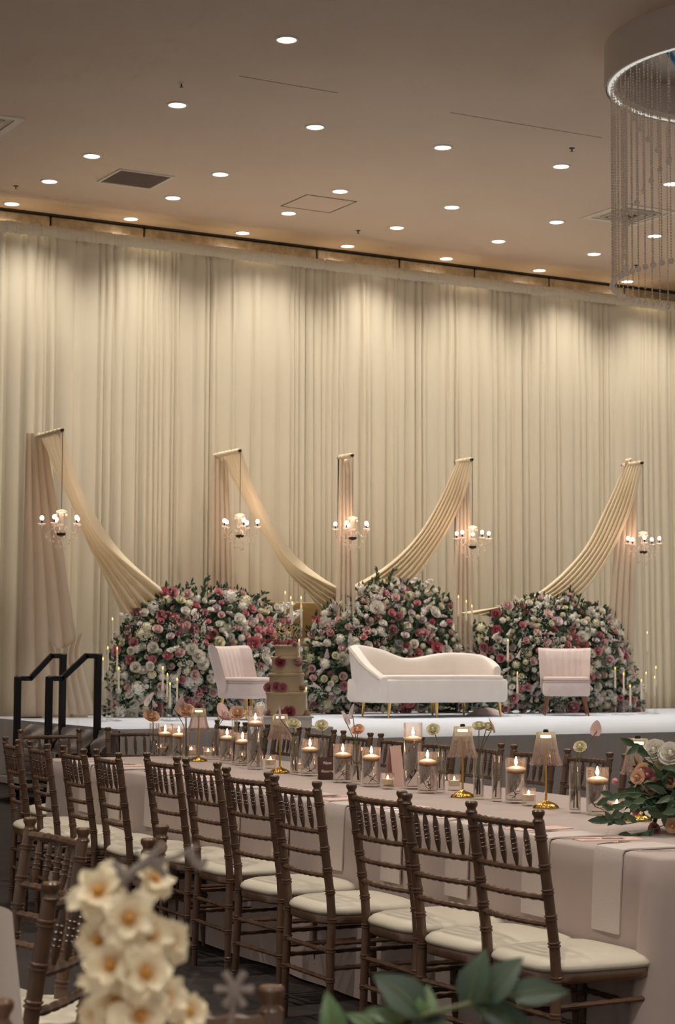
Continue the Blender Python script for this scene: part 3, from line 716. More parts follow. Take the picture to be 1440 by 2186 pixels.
# single roses that stand clear of the mounds
pa, pb = at_y(540, 1284, 20.25), at_y(694, 1290, 20.25)
t = thing('gold_screen', ((pa.x+pb.x)/2, 20.25, STAGE_Z), 'low golden-brown fabric screen between the left and central flower hills', 'screen')
MB().box((0, 0, (pa.z-STAGE_Z)/2), (pb.x-pa.x, .06, pa.z-STAGE_Z), bev=.008).build('panel', mat('gold_brown_fabric', (196, 160, 98), .6, noise=.12, nscale=3, stretch=(1, 1, 6)), t, False)
for sx in (-1, 1): MB().box((sx*(pb.x-pa.x)*.4, 0, .01), (.08, .16, .02)).build('foot', M['pipe'], t, False)
# ------------------------------------------------------------------ ivory sofa (parallel to the drapes)
def slab(fnout, n, z0, z1, bev=.02):
    m = MB(); ring = [Vector(fnout(i/n)) for i in range(n)]; c = sum(ring, Vector())/n
    sc = lambda k, z: [Vector((c.x+(p.x-c.x)*k, c.y+(p.y-c.y)*k, z)) for p in ring]
    w = max((p-c).length for p in ring); k = 1-bev/w
    return m.loft([sc(k, z0), sc(1, z0+bev), sc(1, z1-bev), sc(1-.35*bev/w, z1-.3*bev), sc(k-.01, z1)], True, True, True)
fl = at_z(787, 1533, STAGE_Z); fr = at_z(1078, 1531, STAGE_Z)
SW = 1.86; SD = .88
sx0 = fl.x; sy0 = (fl.y+fr.y)/2-.05
t = thing('sofa', (sx0+SW/2, sy0+SD/2, STAGE_Z), 'ivory velvet sofa with one high swooping arm and gold legs', 'sofa')
def sofa_base(f):
    a = 2*pi*f; c, s = cos(a), sin(a); e = .42
    return (SW/2*abs(c)**e*(1 if c > 0 else -1), SD/2*abs(s)**e*(1 if s > 0 else -1), 0)
slab(sofa_base, 56, .17, .43, .03).build('seat_base', M['velvet'], t)
def seat_c(f):
    a = 2*pi*f; c, s = cos(a), sin(a); e = .35
    return ((SW/2-.10)*abs(c)**e*(1 if c > 0 else -1)+.02, (SD/2-.06)*abs(s)**e*(1 if s > 0 else -1)-.045, 0)
slab(seat_c, 56, .405, .475, .03).build('seat_cushion', M['velvet'], t)
# wrap-around back: path from left front corner, round the back, to the right arm; height profile swoops
def back_path(f):
    P = [Vector((-SW/2+.10, -SD/2+.03, 0)), Vector((-SW/2+.06, -SD/2+.30, 0)), Vector((-SW/2+.08, .10, 0)), Vector((-SW/2+.22, SD/2-.12, 0)), Vector((-SW/2+.55, SD/2-.05, 0)), Vector((-.05, SD/2-.07, 0)), Vector((.40, SD/2-.05, 0)), Vector((SW/2-.28, SD/2-.09, 0)), Vector((SW/2-.08, .14, 0)), Vector((SW/2-.06, -.12, 0))]
    return spline(P, f)
HP = [.46, .61, .78, .82, .77, .67, .725, .735, .70, .58]
def back_h(f): return spline([Vector((h, 0, 0)) for h in HP], f).x
m = MB(); rings = []
NB = 64
for i in range(NB+1):
    f = i/NB; p = back_path(f); d = (back_path(min(f+.01, 1))-back_path(max(f-.01, 0))).normalized(); n = Vector((-d.y, d.x, 0)); h = back_h(f); th = .062 if 0 < i < NB else .05
    lean = .05*max(0, (h-.45)/.35)
    ring = []
    for (o, z) in ((-th, .19), (-th, .3), (-th, lerp(.3, h, .6)), (-th*1.05, h-.05), (-th*.75, h-.015), (0, h), (th*.75, h-.015), (th*1.05, h-.05), (th, lerp(.3, h, .6)), (th, .3), (th, .19)):
        ring.append(p+n*(o+lean*max(0, (z-.3)/.5))+Vector((0, 0, z)))
    rings.append(ring)
MB().loft(rings, True, True, True).build('backrest', M['velvet'], t)
pp = []
for i in range(0, 26): 
    f = i/NB; p = back_path(f); d = (back_path(min(f+.01, 1))-back_path(max(f-.01, 0))).normalized(); n = Vector((-d.y, d.x, 0)); h = back_h(f); lean = .05*max(0, (h-.45)/.35)
    pp.append(p+n*(.066+lean)+Vector((0, 0, h-.03)))
MB().tube(pp, .006, 6).build('piping', M['piping'], t)
for lx, ly in ((-SW/2+.22, -SD/2+.12), (-.10, -SD/2+.10), (SW/2-.16, -SD/2+.12), (-SW/2+.25, SD/2-.14), (.25, SD/2-.14), (SW/2-.25, SD/2-.14)):
    MB().rod((lx, ly, .18), (lx*1.02, ly*1.02, 0), [(0, .024), (.2, .023), (.8, .013), (1, .010)], 10).build('leg', M['gold'], t)
# cream cloth bundle under the sofa
p = at_z(1040, 1527, STAGE_Z); m = MB()
def bun(u, v):
    a = 2*pi*u; h = v; r = (1-h)**.5*(1+.12*sin(3*a)+.06*sin(7*a+h*5)); return p+Vector((.24*r*cos(a), .16*r*sin(a), .075*h*(1+.2*sin(2*a+1))+.004))
m.grid(bun, 28, 8).build('folded_cloth', M['napkin'], None)
tag(bpy.data.objects['folded_cloth'], 'rumpled cream cloth lying on the stage under the right end of the sofa', 'cloth')

# ------------------------------------------------------------------ two channel-back slipper chairs
def slipper(px, py, rz, label, legs):
    p = at_z(px, py, STAGE_Z)
    t = thing('slipper_chair', p, label, 'armchair', rz)
    w, d = .56, .52
    def base(f):
        a = 2*pi*f; c, s = cos(a), sin(a); e = .3; y = d/2*abs(s)**e*(1 if s > 0 else -1)
        return (w/2*(1-.05*(y/d+.5))*abs(c)**e*(1 if c > 0 else -1), y, 0)
    slab(base, 44, .23, .40, .025).build('seat_base', M['blush_velvet'], t)
    slab(lambda f: tuple(Vector(base(f))*.97), 44, .395, .455, .028).build('seat_cushion', M['blush_velvet'], t)
    rings = []
    NB = 48
    for i in range(NB+1):
        u = i/NB*2-1; x = u*(w/2+.005); curve = .03*(u*u)*-1
        tl = lambda z: .12*((z-.36)/.4)
        rib = .009*abs(sin(pi*8*(u*.5+.5))) if abs(u) < .55 else .008
        yb = d/2-.03; top = .79+.012*u*u; flare = 1+.06*0
        ring = []
        for (o, z) in ((-.045-rib, .38), (-.05-rib, .5), (-.05-rib, .65), (-.045-rib, top-.04), (-.02, top-.004), (.02, top), (.045, top-.04), (.05, .6), (.05, .3), (0, .28)):
            wing = -.10*max(0, abs(u)-.72)/.28*1.0
            ring.append(Vector((x*(1+.10*max(0, (z-.4)/.4)), yb+o+tl(z)+wing, z)))
        rings.append(ring)
    MB().loft(rings, True, True, True).build('channelled_back', M['blush_velvet'], t)
    MB().tube([Vector(base(f/44))*.985+Vector((0, 0, .402)) for f in range(45)], .005, 5).build('piping', M['piping'], t)
    for sx in (-1, 1):
        for sy in (-1, 1):
            x, y = sx*(w/2-.07), sy*(d/2-.07)
            MB().rod((x, y, .24), (x*1.22, y*1.15, 0), [(0, .02), (.15, .019), (1, .009)], 10).build('leg', M[legs], t)
    return t
slipper(530, 1536, radians(27), 'blush channel-back slipper chair angled inwards on the left of the stage', 'gold')
slipper(1207, 1527, radians(-33), 'blush channel-back slipper chair facing forward on the right of the stage', 'rosewood_leg')

# ------------------------------------------------------------------ acrylic taper-candle stands on the stage
cands = [(237, 1318, 1537, 'tallest in the far left group'), (228, 1380, 1539, 'second from the left, beside the handrail'), (248, 1381, 1539, 'between the handrail and the left flower hill'), (252, 1424, 1540, 'shortest beside the handrail, before the left flower hill'), (218, 1403, 1541, 'furthest left, hidden partly by the handrail'),
 (346, 1423, 1538, 'tallest of four before the left flower hill'), (356, 1437, 1539, 'second of four before the left flower hill'), (362, 1457, 1540, 'shortest of four before the left flower hill'), (377, 1447, 1539, 'rightmost of four before the left flower hill'),
 (607, 1262, 1531, 'tall one behind the cake, leftmost and highest'), (619, 1273, 1532, 'behind the cake, second from left'), (622, 1284, 1533, 'behind the cake, third from left'), (641, 1273, 1531, 'behind the cake, taller of the right pair'), (642, 1292, 1534, 'behind the cake, lower of the right pair'), (653, 1467, 1536, 'short one just right of the cake'), (637, 1364, 1534, 'just right of the cake topper'),
 (978, 1271, 1524, 'behind the sofa, highest of three'), (995, 1281, 1524, 'behind the sofa, middle of three'), (1007, 1291, 1524, 'behind the sofa, lowest of three'),
 (1084, 1364, 1529, 'tall one just right of the sofa'), (1104, 1434, 1529, 'shorter one right of the sofa'),
 (1313, 1424, 1526, 'leftmost before the right flower hill'), (1331, 1436, 1527, 'second before the right flower hill'), (1345, 1462, 1527, 'shortest in front of the right flower hill'), (1369, 1450, 1525, 'at the right foot of the right flower hill'),
 (1379, 1434, 1524, 'just beyond the right flower hill'), (1382, 1348, 1523, 'tallest at the far right against the drapes'), (1400, 1422, 1524, 'furthest right against the drapes'), (1397, 1443, 1525, 'low one at far right against the drapes')]
for px, ft, by, lb in cands:
    hid = (px in (607, 619, 622, 641, 642)); y_ = 18.4
    p = at_z(px, by, STAGE_Z)
    if px in (978, 995, 1007): p = at_y(px, 1500, 19.25); p.z = STAGE_Z
    if hid: p = at_y(px, 1500, 18.75); p.z = STAGE_Z
    h = (at_y(px, ft, p.y).z-STAGE_Z)
    t = thing('candle_stand', p, 'clear acrylic stand with ivory taper candle, '+lb, 'candle stand', group='acrylic taper candle stands')
    MB().lathe([(.055, 0), (.055, .008), (.012, .012)], 16).build('base', M['acrylic'], t)
    MB().lathe([(.009, .01), (.009, h-.27)], 10).build('acrylic_stem', M['acrylic'], t)
    MB().lathe([(.014, h-.275), (.02, h-.262), (.013, h-.25), (.018, h-.235), (.014, h-.23)], 10).build('cup', M['acrylic'], t)
    cnd = MB().lathe([(.0115, h-.25), (.010, h-.035), (.003, h-.03)], 10).build('taper_candle', M['ivory_wax'], t)
    MB().lathe([(.002, h-.03), (.008, h-.018), (.006, h-.008), (.001, h+.004)], 8).build('led_flame', M['led'], cnd)

# ------------------------------------------------------------------ cake on its table before the stage
cp = at_d(611, 1527, 16.3)
CZ = .765
t = thing('cake_table', (cp.x, cp.y, 0), 'small round cake table with white cloth standing before the stage', 'table')
def ctf(u, v):
    a = 2*pi*u; r = .40+.04*v*(1+.5*sin(9*a)); return Vector((r*cos(a), r*sin(a), CZ*(1-v)+.01))
MB().grid(ctf, 72, 6).build('cloth_skirt', M['plinth'], t)
MB().lathe([(.40, CZ-.004), (.40, CZ), (.02, CZ+.001)], 48).build('table_top', M['plinth'], t)
MB().lathe([(.25, 0), (.25, .02), (.03, .03), (.03, CZ-.02)], 16).build('pedestal', M['black'], t)
zs = cp.z
t = thing('cake_stand', (cp.x, cp.y, CZ+.002), 'square white cake stand box under the tall cake', 'cake stand', -YAW+radians(6))
MB().box((0, 0, (zs-CZ)/2), (.40, .40, zs-CZ-.006), bev=.008).build('box_body', M['plinth'], t, False)
MB().box((0, 0, zs-CZ-.012), (.43, .43, .014), bev=.004).build('lip', M['plinth'], t, False)
t = thing('tiered_cake', (cp.x, cp.y, zs), 'tall four-tier cream cake with pink roses and a gold topper', 'cake', -YAW)
tz = [(.175, 0, .20), (.152, .20, .36), (.132, .36, .50), (.105, .50, .60)]
for r_, a_, b_ in tz:
    MB().lathe([(r_-.008, a_), (r_, a_+.01), (r_, a_+.02), (r_-.004, a_+.03), (r_-.004, b_-.03), (r_+.004, b_-.02), (r_+.003, b_-.006), (r_-.008, b_), (.01, b_+.001)], 40, flute=.006, fn=17).build('tier', M['cake'], t)
RR = random.Random(5)
for (px, py, kd, s_) in ((573, 1372, 'deep', 22), (590, 1374, 'deep', 20), (604, 1375, 'pink', 20), (618, 1373, 'deep', 18), (628, 1377, 'blush', 16), (598, 1414, 'deep', 20), (632, 1412, 'blush', 18), (636, 1416, 'pink', 14), (574, 1468, 'pink', 20), (590, 1466, 'pink', 22), (604, 1468, 'pink', 18), (643, 1470, 'peach', 16), (574, 1524, 'blush', 20), (618, 1520, 'deep', 22), (600, 1524, 'pink', 18), (652, 1526, 'peach', 18)):
    # on the visible front of the tier at that height
    z = at_d(px, py, 16.15).z-zs; lx = (px-611)/FPX*16.15
    rr = next((r_ for r_, a_, b_ in tz if a_ <= z < b_), .105); 
    if z > .6: yy = RR.uniform(-.06, .05)
    else: yy = -sqrt(max(.0004, rr*rr-lx*lx)) if abs(lx) < rr else -.03
    place_flower('cake_rose', RR.choice(FM['rose_'+kd]), t, (lx, yy, z), (lx*3, -1 if z < .6 else -.4, .35 if z < .6 else 1), s_*.5/250*1.15, RR)
def textmesh(body, size, matl, parent, loc_, rot, name, ext=.002, shear=0):
    c = bpy.data.curves.new(name, 'FONT'); c.body = body; c.size = size; c.extrude = ext; c.align_x = 'CENTER'; c.shear = shear; c.resolution_u = 3
    c.materials.append(matl); tmp = bpy.data.objects.new(name, c); COL.objects.link(tmp); bpy.context.view_layer.update()
    me = bpy.data.meshes.new_from_object(tmp.evaluated_get(bpy.context.evaluated_depsgraph_get())); bpy.data.objects.remove(tmp)
    o = obj(name, me, parent, loc_); o.rotation_euler = rot; return o
tp = textmesh('Happy', .085, M['gold'], t, (.0, -.01, .725), (pi/2, 0, 0), 'topper_script', .002, .3)
textmesh('BIRTHDAY', .05, M['gold'], t, (.0, -.01, .67), (pi/2, 0, 0), 'topper_letters', .002)
for sx in (-.06, 0, .06): MB().tube([(sx, -.01, .60), (sx, -.01, .68)], .002, 5).build('topper_stick', M['gold'], t)

# ------------------------------------------------------------------ long dining table
N0 = Vector((1.01, 5.96)); DIR = Vector((-.4464, .8948)); NRM = Vector((.8948, .4464)); TL, TW = 6.1, 1.2
def tw(s, o, z=0): q = N0+DIR*s+NRM*o; return cw(q.x, q.y, z)
def px_table(px, py, z=TABLE_Z): return at_z(px, py, z)
TD = (tw(1, 0)-tw(0, 0)); TN = (tw(0, 1)-tw(0, 0)); TRZ = math.atan2(TD.y, TD.x)     # local x along table, y outwards from near edge is -NRM
cen = tw(TL/2, TW/2)
t = thing('long_table', (cen.x, cen.y, 0), 'long dining table under a blush-grey floor-length tablecloth', 'table', TRZ)
# local frame: +x along DIR (away from camera), local y = left of it = -NRM side or NRM
sgn = 1 if Vector((-sin(TRZ), cos(TRZ), 0)).dot(TN) > 0 else -1
hx, hy = TL/2, TW/2
RT = random.Random(9)
per = []
def outline_pt(s_):      # rounded rectangle perimeter, returns point & normal
    r_ = .03; segs = [('l', (-hx+r_, -hy), (hx-r_, -hy), (0, -1)), ('a', (hx-r_, -hy+r_), -pi/2), ('l', (hx, -hy+r_), (hx, hy-r_), (1, 0)), ('a', (hx-r_, hy-r_), 0), ('l', (hx-r_, hy), (-hx+r_, hy), (0, 1)), ('a', (-hx+r_, hy-r_), pi/2), ('l', (-hx, hy-r_), (-hx, -hy+r_), (-1, 0)), ('a', (-hx+r_, -hy+r_), pi)]
    for sg in segs:
        L_ = (Vector(sg[2])-Vector(sg[1])).length if sg[0] == 'l' else r_*pi/2
        if s_ <= L_ or sg is segs[-1]:
            f = min(1, s_/L_)
            if sg[0] == 'l': p = lerp(Vector(sg[1]), Vector(sg[2]), f); return p, Vector(sg[3])
            a = sg[2]+f*pi/2; n = Vector((cos(a), sin(a))); return Vector(sg[1])+n*r_, n
        s_ -= L_
PER = 2*(TL-.06)+2*(TW-.06)+2*pi*.03
NP = 760; rings = [[] for _ in range(12)]
corn = [TL-.06, TL-.06+TW-.06+.047, 2*(TL-.06)+TW-.06+.09, PER]
def cfold(s_): 
    d = min(abs(s_-c) for c in corn+[0]); L1, W1 = TL-.06, TW-.06+.047; onlong = s_ < L1 or L1+W1 < s_ < 2*L1+W1+.05; return math.exp(-(d/(.12 if onlong else .30))**2)
for i in range(NP):
    s_ = PER*i/NP; p, n = outline_pt(s_); k = cfold(s_); w_ = sin(s_*5.1+2*sin(s_*1.3))+.6*sin(s_*11.7+1)
    wf = sin(s_*2*pi/.13)
    for j in range(12):
        v = max(0, (j-2)/9)
        if j == 0: q = p-n*.02; z = TABLE_Z+.003
        elif j == 1: q = p; z = TABLE_Z-.001
        elif j == 2: q = p+n*.008; z = TABLE_Z-.012
        else:
            q = p+n*(.010+.012*v*w_+.012*v+k*(.055*v**.8+.055*v*wf)); z = (TABLE_Z-.012)*(1-v)+.012*v
        rings[j].append(Vector((q.x, q.y, z)))
MB().loft(rings[::-1], True, False, True).build('tablecloth', M['cloth'], t, True, 60)
for sx in (-1, 0, 1):
    for sy in (-1, 1):
        MB().tube([(sx*(hx-.3), sy*(hy-.2), 0), (sx*(hx-.3), sy*(hy-.2), TABLE_Z-.03)], .018, 8).build('table_leg', M['pipe'], t)

# ------------------------------------------------------------------ chiavari chair
def ringprof(ts, r, ends=None, dr=.0035, w=.006, L=1.0, base=None):
    """radius profile with turned double rings at fractions ts"""
    ev = [(0, r)]; ww = w/L
    for t_ in ts:
        for o in (-1.1, 1.1):
            c = t_+o*ww
            ev += [(c-ww*.8, r), (c-ww*.35, r+dr), (c+ww*.35, r+dr), (c+ww*.8, r)]
    ev += [(1, r)]; ev.sort(); return ev
CW_ = .375
def path_rod(m, pts, prof, n=10):
    pts = [Vector(p) for p in pts]
    return m.tube([spline(pts, t_) for t_, r in prof], [r for t_, r in prof], n)
def bumpy(nb, r, dr):
    return [(i/(nb*4), r+dr*(1 if i % 4 in (1, 2) else 0)) for i in range(nb*4+1)]
def make_chair(label):
    t = thing('chiavari_chair', (0, 0, 0), label, 'chair', group='brown chiavari chairs')
    ypost = lambda z: -.19+.012*(z/.45) if z < .45 else -.178-.062*((z-.45)/.45)**1.1
    zs_ = [0, .15, .3, .45, .6, .75, .885]
    for s in (-1, 1):
        m = MB(); prof = ringprof([.10, .22, .34, .46, .575, .665, .75, .835, .93], .0168, L=.885, dr=.0036, w=.0045)
        prof = [(t_, r*(.78+.22*min(1, t_*3))) for t_, r in prof]
        path_rod(m, [(s*CW_/2*(1.03 if z < .3 else 1), ypost(z), z) for z in zs_], prof)
        m.build('back_post', M['wood'], t)
        m = MB().lathe([(.0168, .882), (.0185, .888), (.014, .894), (.014, .899), (.0195, .908), (.0195, .917), (.016, .921), (.004, .922)], 12, (s*CW_/2, ypost(.9), 0)); m.build('finial', M['wood'], t)
    for z, r in ((.872, .0105), (.735, .0095), (.655, .009), (.575, .009)):
        bow = -.02
        m = MB(); path_rod(m, [(-CW_/2, ypost(z), z), (-CW_/4, ypost(z)+bow*.75, z), (0, ypost(z)+bow, z), (CW_/4, ypost(z)+bow*.75, z), (CW_/2, ypost(z), z)], bumpy(9, r, .0022), 8); m.build('back_rail', M['wood'], t)
    for i in range(5):
        x = CW_*(-.5+(i+1)/6); b = -.02*(1-(2*x/CW_)**2)
        pr = [(0, .0035), (.10, .006), (.25, .0095)]+[(.33, .0095), (.35, .0125), (.37, .0095), (.42, .0095), (.44, .0125), (.46, .0095), (.54, .0095), (.56, .0125), (.58, .0095), (.65, .0095), (.67, .0125), (.69, .0095), (.75, .0095), (.9, .006), (1, .0035)]
        MB().rod((x, ypost(.735)+b, .74), (x, ypost(.872)+b, .868), pr, 8).build('spindle', M['wood'], t)
    for s in (-1, 1):
        m = MB(); m.rod((s*.185, .195, 0), (s*.18, .175, .415), [(a, r*(.7+.3*min(1, a*2.2))) for a, r in ringprof([.2, .45, .7, .88], .0165, L=.41, dr=.003, w=.0045)], 10); m.build('front_leg', M['wood'], t)
    def seat(f):
        a = 2*pi*f; c, s = cos(a), sin(a); e = .45; y = .205*abs(s)**e*(1 if s > 0 else -1)
        return ((.20+.014*(y/.2))*abs(c)**e*(1 if c > 0 else -1), y, 0)
    slab(seat, 40, .395, .43, .006).build('seat_frame', M['wood'], t)
    m = MB(); ring = [Vector(seat(i/48))*1.02 for i in range(48)]
    m.loft([[p*k+Vector((0, .0, z)) for p in ring] for k, z in ((.98, .43), (1.0, .435), (1.005, .441), (.985, .450), (.93, .460), (.8, .470), (.55, .477), (.25, .480), (.03, .4805))], True, True, True); m.build('cushion', M['cushion'], t)
    st = lambda a, b, r=.008: MB().rod(a, b, bumpy(7, r, .0018), 8).build('stretcher', M['wood'], t)
    yb = ypost
    st((-CW_/2, yb(.30), .30), (CW_/2, yb(.30), .30)); st((-CW_/2, yb(.20), .20), (CW_/2, yb(.20), .20))
    st((-.182, .18, .30), (.182, .18, .30)); st((-.183, .185, .18), (.183, .185, .18))
    for s in (-1, 1):
        st((s*CW_/2, yb(.33), .33), (s*.181, .18, .33)); st((s*CW_/2, yb(.24), .24), (s*.182, .184, .24))
    return t
chair0 = None
def put_chair(x, d, facing, label):
    """x,d: (lateral, depth) of the middle of the back's top; facing: ground direction"""
    global chair0
    mid = cw(x, d); f3 = (RH*facing[0]+FH*facing[1]).normalized(); loc_ = mid+f3*.238; rz = math.atan2(f3.y, f3.x)-pi/2
    if chair0 is None:
        chair0 = make_chair(label); chair0.location = loc_; chair0.rotation_euler = (0, 0, rz); return chair0
    return dup(chair0, loc_, rz, label)
def top_xd(px, py, z=.92):
    p = at_z(px, py, z); return p.dot(RH), p.dot(FH)
near = [(5, 47, 1576), (58, 110, 1585), (128, 187, 1595), (200, 260, 1603), (307, 385, 1611), (393, 469, 1623), (477, 579, 1643), (584, 678, 1662), (752, 855, 1681), (869, 1003, 1702), (1014, 1139, 1720)]
for i, (xa, xb, y) in enumerate(near[::-1]):
    x, d = top_xd((xa+xb)/2, y); wl = (xb-xa)/FPX*d; th = math.asin(max(-.95, min(.95, wl/CW_)))
    th = lerp(th, radians(26.5), .35)
    put_chair(x, d, (cos(th), sin(th)), 'brown turned-wood chair with ivory cushion, %s from the right in the near row' % ORD[i])
fx, fd = 1.238, 9.42
for i in range(11):
    s = (i-1)*.5; q = Vector((fx, fd))+DIR*s
    put_chair(q.x, q.y, (-NRM.x+random.uniform(-.05, .05), -NRM.y), 'brown turned-wood chair across the long table, %s from the right in the far row' % ORD[i])
for (px, py, lb) in ((107, 1557, 'left one'), (290, 1552, 'right one')):
    x, d = top_xd(px, py); put_chair(x, d, (-DIR.x, -DIR.y), 'brown turned-wood chair at the far head of the long table, '+lb)
for pa, pb, fc, lb in (((62, 1745), (177, 1768), 1, 'brown turned-wood chair seen from behind at lower left, behind the cream blossoms'),
                       ((108, 1883), (223, 1842), -1, 'brown turned-wood chair seen edge-on at lower left, left of the cream blossoms'),
                       ((20, 2134), (560, 2108), 1, 'nearest brown turned-wood chair, only its top rail showing at the bottom edge')):
    (xa, da), (xb, db) = top_xd(*pa), top_xd(*pb); v = Vector((xb-xa, db-da)).normalized(); n = Vector((v.y, -v.x))
    if fc < 0: n = -n
    put_chair((xa+xb)/2, (da+db)/2, n, lb)
xa, da = top_xd(315, 1790); put_chair(xa+.0, da+.187, (-1, .0), 'brown turned-wood chair mostly hidden behind the grey twig at lower left')

# ------------------------------------------------------------------ things on the long table
TZ = TABLE_Z+.004
def on_table(px, py): return at_z(px, py, TZ)
def px_per_m(p): return FPX/(p-CAM).dot(CF)
# floating-candle cylinder vases: (x, base y, top y, width px, candle y, flame height px)
R8 = random.Random(8)
vases = [(352, 1613, 1545, 31, 1565), (381, 1617, 1546, 33, 1568), (484, 1628, 1558, 33, 1574), (517, 1634, 1564, 33, 1582), (544, 1642, 1508, 34, 1543), (661, 1656, 1577, 38, 1599),
         (731, 1670, 1588, 41, 1611), (792, 1679, 1595, 41, 1616), (881, 1684, 1544, 40, 1577), (912, 1693, 1605, 42, 1626), (1101, 1714, 1618, 46, 1642), (1275, 1739, 1638, 49, 1665)]
vn = ['leftmost', 'second from the left', 'third from the left', 'fourth from the left', 'taller one beside the cake', 'sixth from the left, before the dark sign', 'seventh from the left', 'eighth from the left', 'tallest one near the middle of the table', 'just right of the tallest one', 'between the third and fourth lamps', 'rightmost, beside the flower bowl']
for (px, by, ty, w, cyy), lb in zip(vases, vn):
    p = on_table(px, by); s = px_per_m(p); r = w/2/s; h = (by-ty)/s*1.0; hw = (by-cyy-4)/s
    t = thing('candle_vase', p, 'glass cylinder vase with floating peach candle, '+lb, 'vase', group='floating candle vases')
    MB().lathe([(r*.96, 0), (r, .004), (r, h), (r-.0025, h), (r-.0025, .012), (.002, .012)], 28).build('glass_cylinder', M['glass'], t)
    MB().lathe([(.002, .013), (r-.004, .013), (r-.004, hw), (.002, hw+.0004)], 28).build('water', M['water'], t)
    tw_ = MB()
    for q in range(2):
        a = R8.uniform(0, 6.28); b = a+R8.uniform(2, 4); pts = [Vector((r*.5*cos(a), r*.5*sin(a), .02)), Vector((r*.15*cos(b), r*.15*sin(b), hw*R8.uniform(.2, .35))), Vector((r*.6*cos(b), r*.6*sin(b), hw*R8.uniform(.4, .6)))]
        tw_.tube([spline(pts, k/8) for k in range(9)], .0012, 5)
        for k in range(2): c = spline(pts, .3+.3*k); leaf_quad(tw_, c, Vector((R8.gauss(0, 1), R8.gauss(0, 1), .6)).normalized(), Vector((0, 0, 1)), .02, .005)
    tw_.build('submerged_sprig', M['darktwig'], t)
    rc = r*.93
    cnd = MB().lathe([(rc*.55, hw-.012), (rc*.9, hw-.002), (rc, hw+.006), (rc*.96, hw+.011), (rc*.5, hw+.018), (.004, hw+.021)], 28).build('floating_candle', M['wax'], t)
    MB().tube([(0, 0, hw+.02), (0, 0, hw+.028)], .001, 5).build('wick', M['black'], cnd)
    MB().lathe([(.001, hw+.024), (.0055, hw+.031), (.0065, hw+.037), (.004, hw+.048), (.0008, hw+.060)], 10).build('flame', M['flame'], cnd)
# bud vases with single stems
def anthurium(parent, p, n, size, m='lilac'):
    me = MB()
    def fn(u, v):
        a = (u-.5)*2*pi; rr = (1-.55*abs(sin(a/2))**6+.25*math.exp(-((a)/.5)**2)) ; return Vector((v*rr*sin(a)*.72, v*rr*-cos(a)*-1, .25*v*v*abs(sin(a))))
    me.grid(fn, 20, 4); me.tube([(0, .1, .02), (0, .45, .25)], [.05, .03], 6)
    o = me.build('anthurium', M[m], parent, True, None); o.location = p; o.rotation_mode = 'QUATERNION'; o.rotation_quaternion = Vector(n).normalized().to_track_quat('Z', 'Y'); o.scale = (size,)*3
buds = [(327, 1611, 1544, 17, 'leftmost', [('a', 318, 1500, 'lilac'), ('r', 322, 1528, 'peach')]), (397, 1622, 1556, 15, 'beside the first lamp', [('a', 372, 1515, 'lilac'), ('r', 398, 1516, 'peach'), ('a', 392, 1503, 'blush')]), (461, 1621, 1556, 14, 'third from left', [('a', 474, 1522, 'blush'), ('r', 480, 1530, 'blush')]),
        (500, 1632, 1518, 13, 'tall narrow one', [('r', 508, 1520, 'peach'), ('h', 556, 1512, 'white')]), (628, 1653, 1572, 18, 'just right of the second lamp', [('r', 626, 1543, 'cream'), ('a', 594, 1532, 'lilac')]), (690, 1663, 1580, 15, 'behind the dark sign', [('r', 686, 1546, 'cream')]),
        (761, 1674, 1590, 20, 'before the middle chairs', [('a', 737, 1540, 'lilac'), ('a', 752, 1526, 'lilac'), ('r', 764, 1556, 'peach')]), (940, 1692, 1605, 20, 'between the middle candles', [('r', 924, 1555, 'cream')]),
        (1021, 1706, 1611, 23, 'right of the third lamp', [('r', 1022, 1548, 'cream'), ('r', 1040, 1550, 'cream'), ('a', 1050, 1556, 'blush')]), (1060, 1711, 1613, 22, 'with only a bare stem', []), (1227, 1735, 1630, 25, 'with a carnation and a pink anthurium', [('r', 1238, 1590, 'cream'), ('a', 1273, 1562, 'blush')])]
for px, by, ty, w, lb, fl_ in buds:
    p = on_table(px, by); s = px_per_m(p); r = w/2/s; h = (by-ty)/s
    t = thing('bud_vase', p, 'slim clear glass bud vase, '+lb, 'vase', group='bud vases')
    MB().lathe([(r*.97, 0), (r, .004), (r, h), (r-.002, h), (r-.002, .012), (.002, .012)], 20).build('glass_body', M['glass'], t)
    MB().lathe([(.002, .013), (r-.003, .013), (r-.003, h*.45), (.002, h*.45)], 20).build('water', M['water'], t)
    stems = [(px, ty-10)] if not fl_ else [(a[1], a[2]) for a in fl_]
    dep = (p-CAM).dot(FH)
    for k, (fx_, fy_) in enumerate(stems):
        e = at_d(fx_, fy_, dep)-p
        pts = [Vector((R8.uniform(-.4, .4)*r, 0, .02)), Vector((e.x*.12, e.y*.12, h*.95)), Vector((e.x*.6, e.y*.6, lerp(h, e.z, .6))), e]
        stm = MB().tube([spline(pts, q/12) for q in range(13)], .0022, 6).build('flower_stem', M['stem'], t)
        if fl_:
            kd, _, _, mt_ = fl_[k]
            n = (CAM-p).normalized()+Vector((R8.uniform(-.4, .4), 0, R8.uniform(.2, .9)))
            if kd == 'r': place_flower('single_rose', R8.choice(FM['rose_'+mt_]), t, e-Vector((0, 0, .012)), n+Vector((0, 0, .6)), 19.0/s, R8)
            elif kd == 'h': place_flower('hydrangea_head', FM['hyd'][0], t, e, n, 15/s, R8)
            else: anthurium(t, e, -n*.4+Vector((0, 0, .3))+RH*R8.uniform(-.6, .6)-FH*.5, 20/s, mt_)
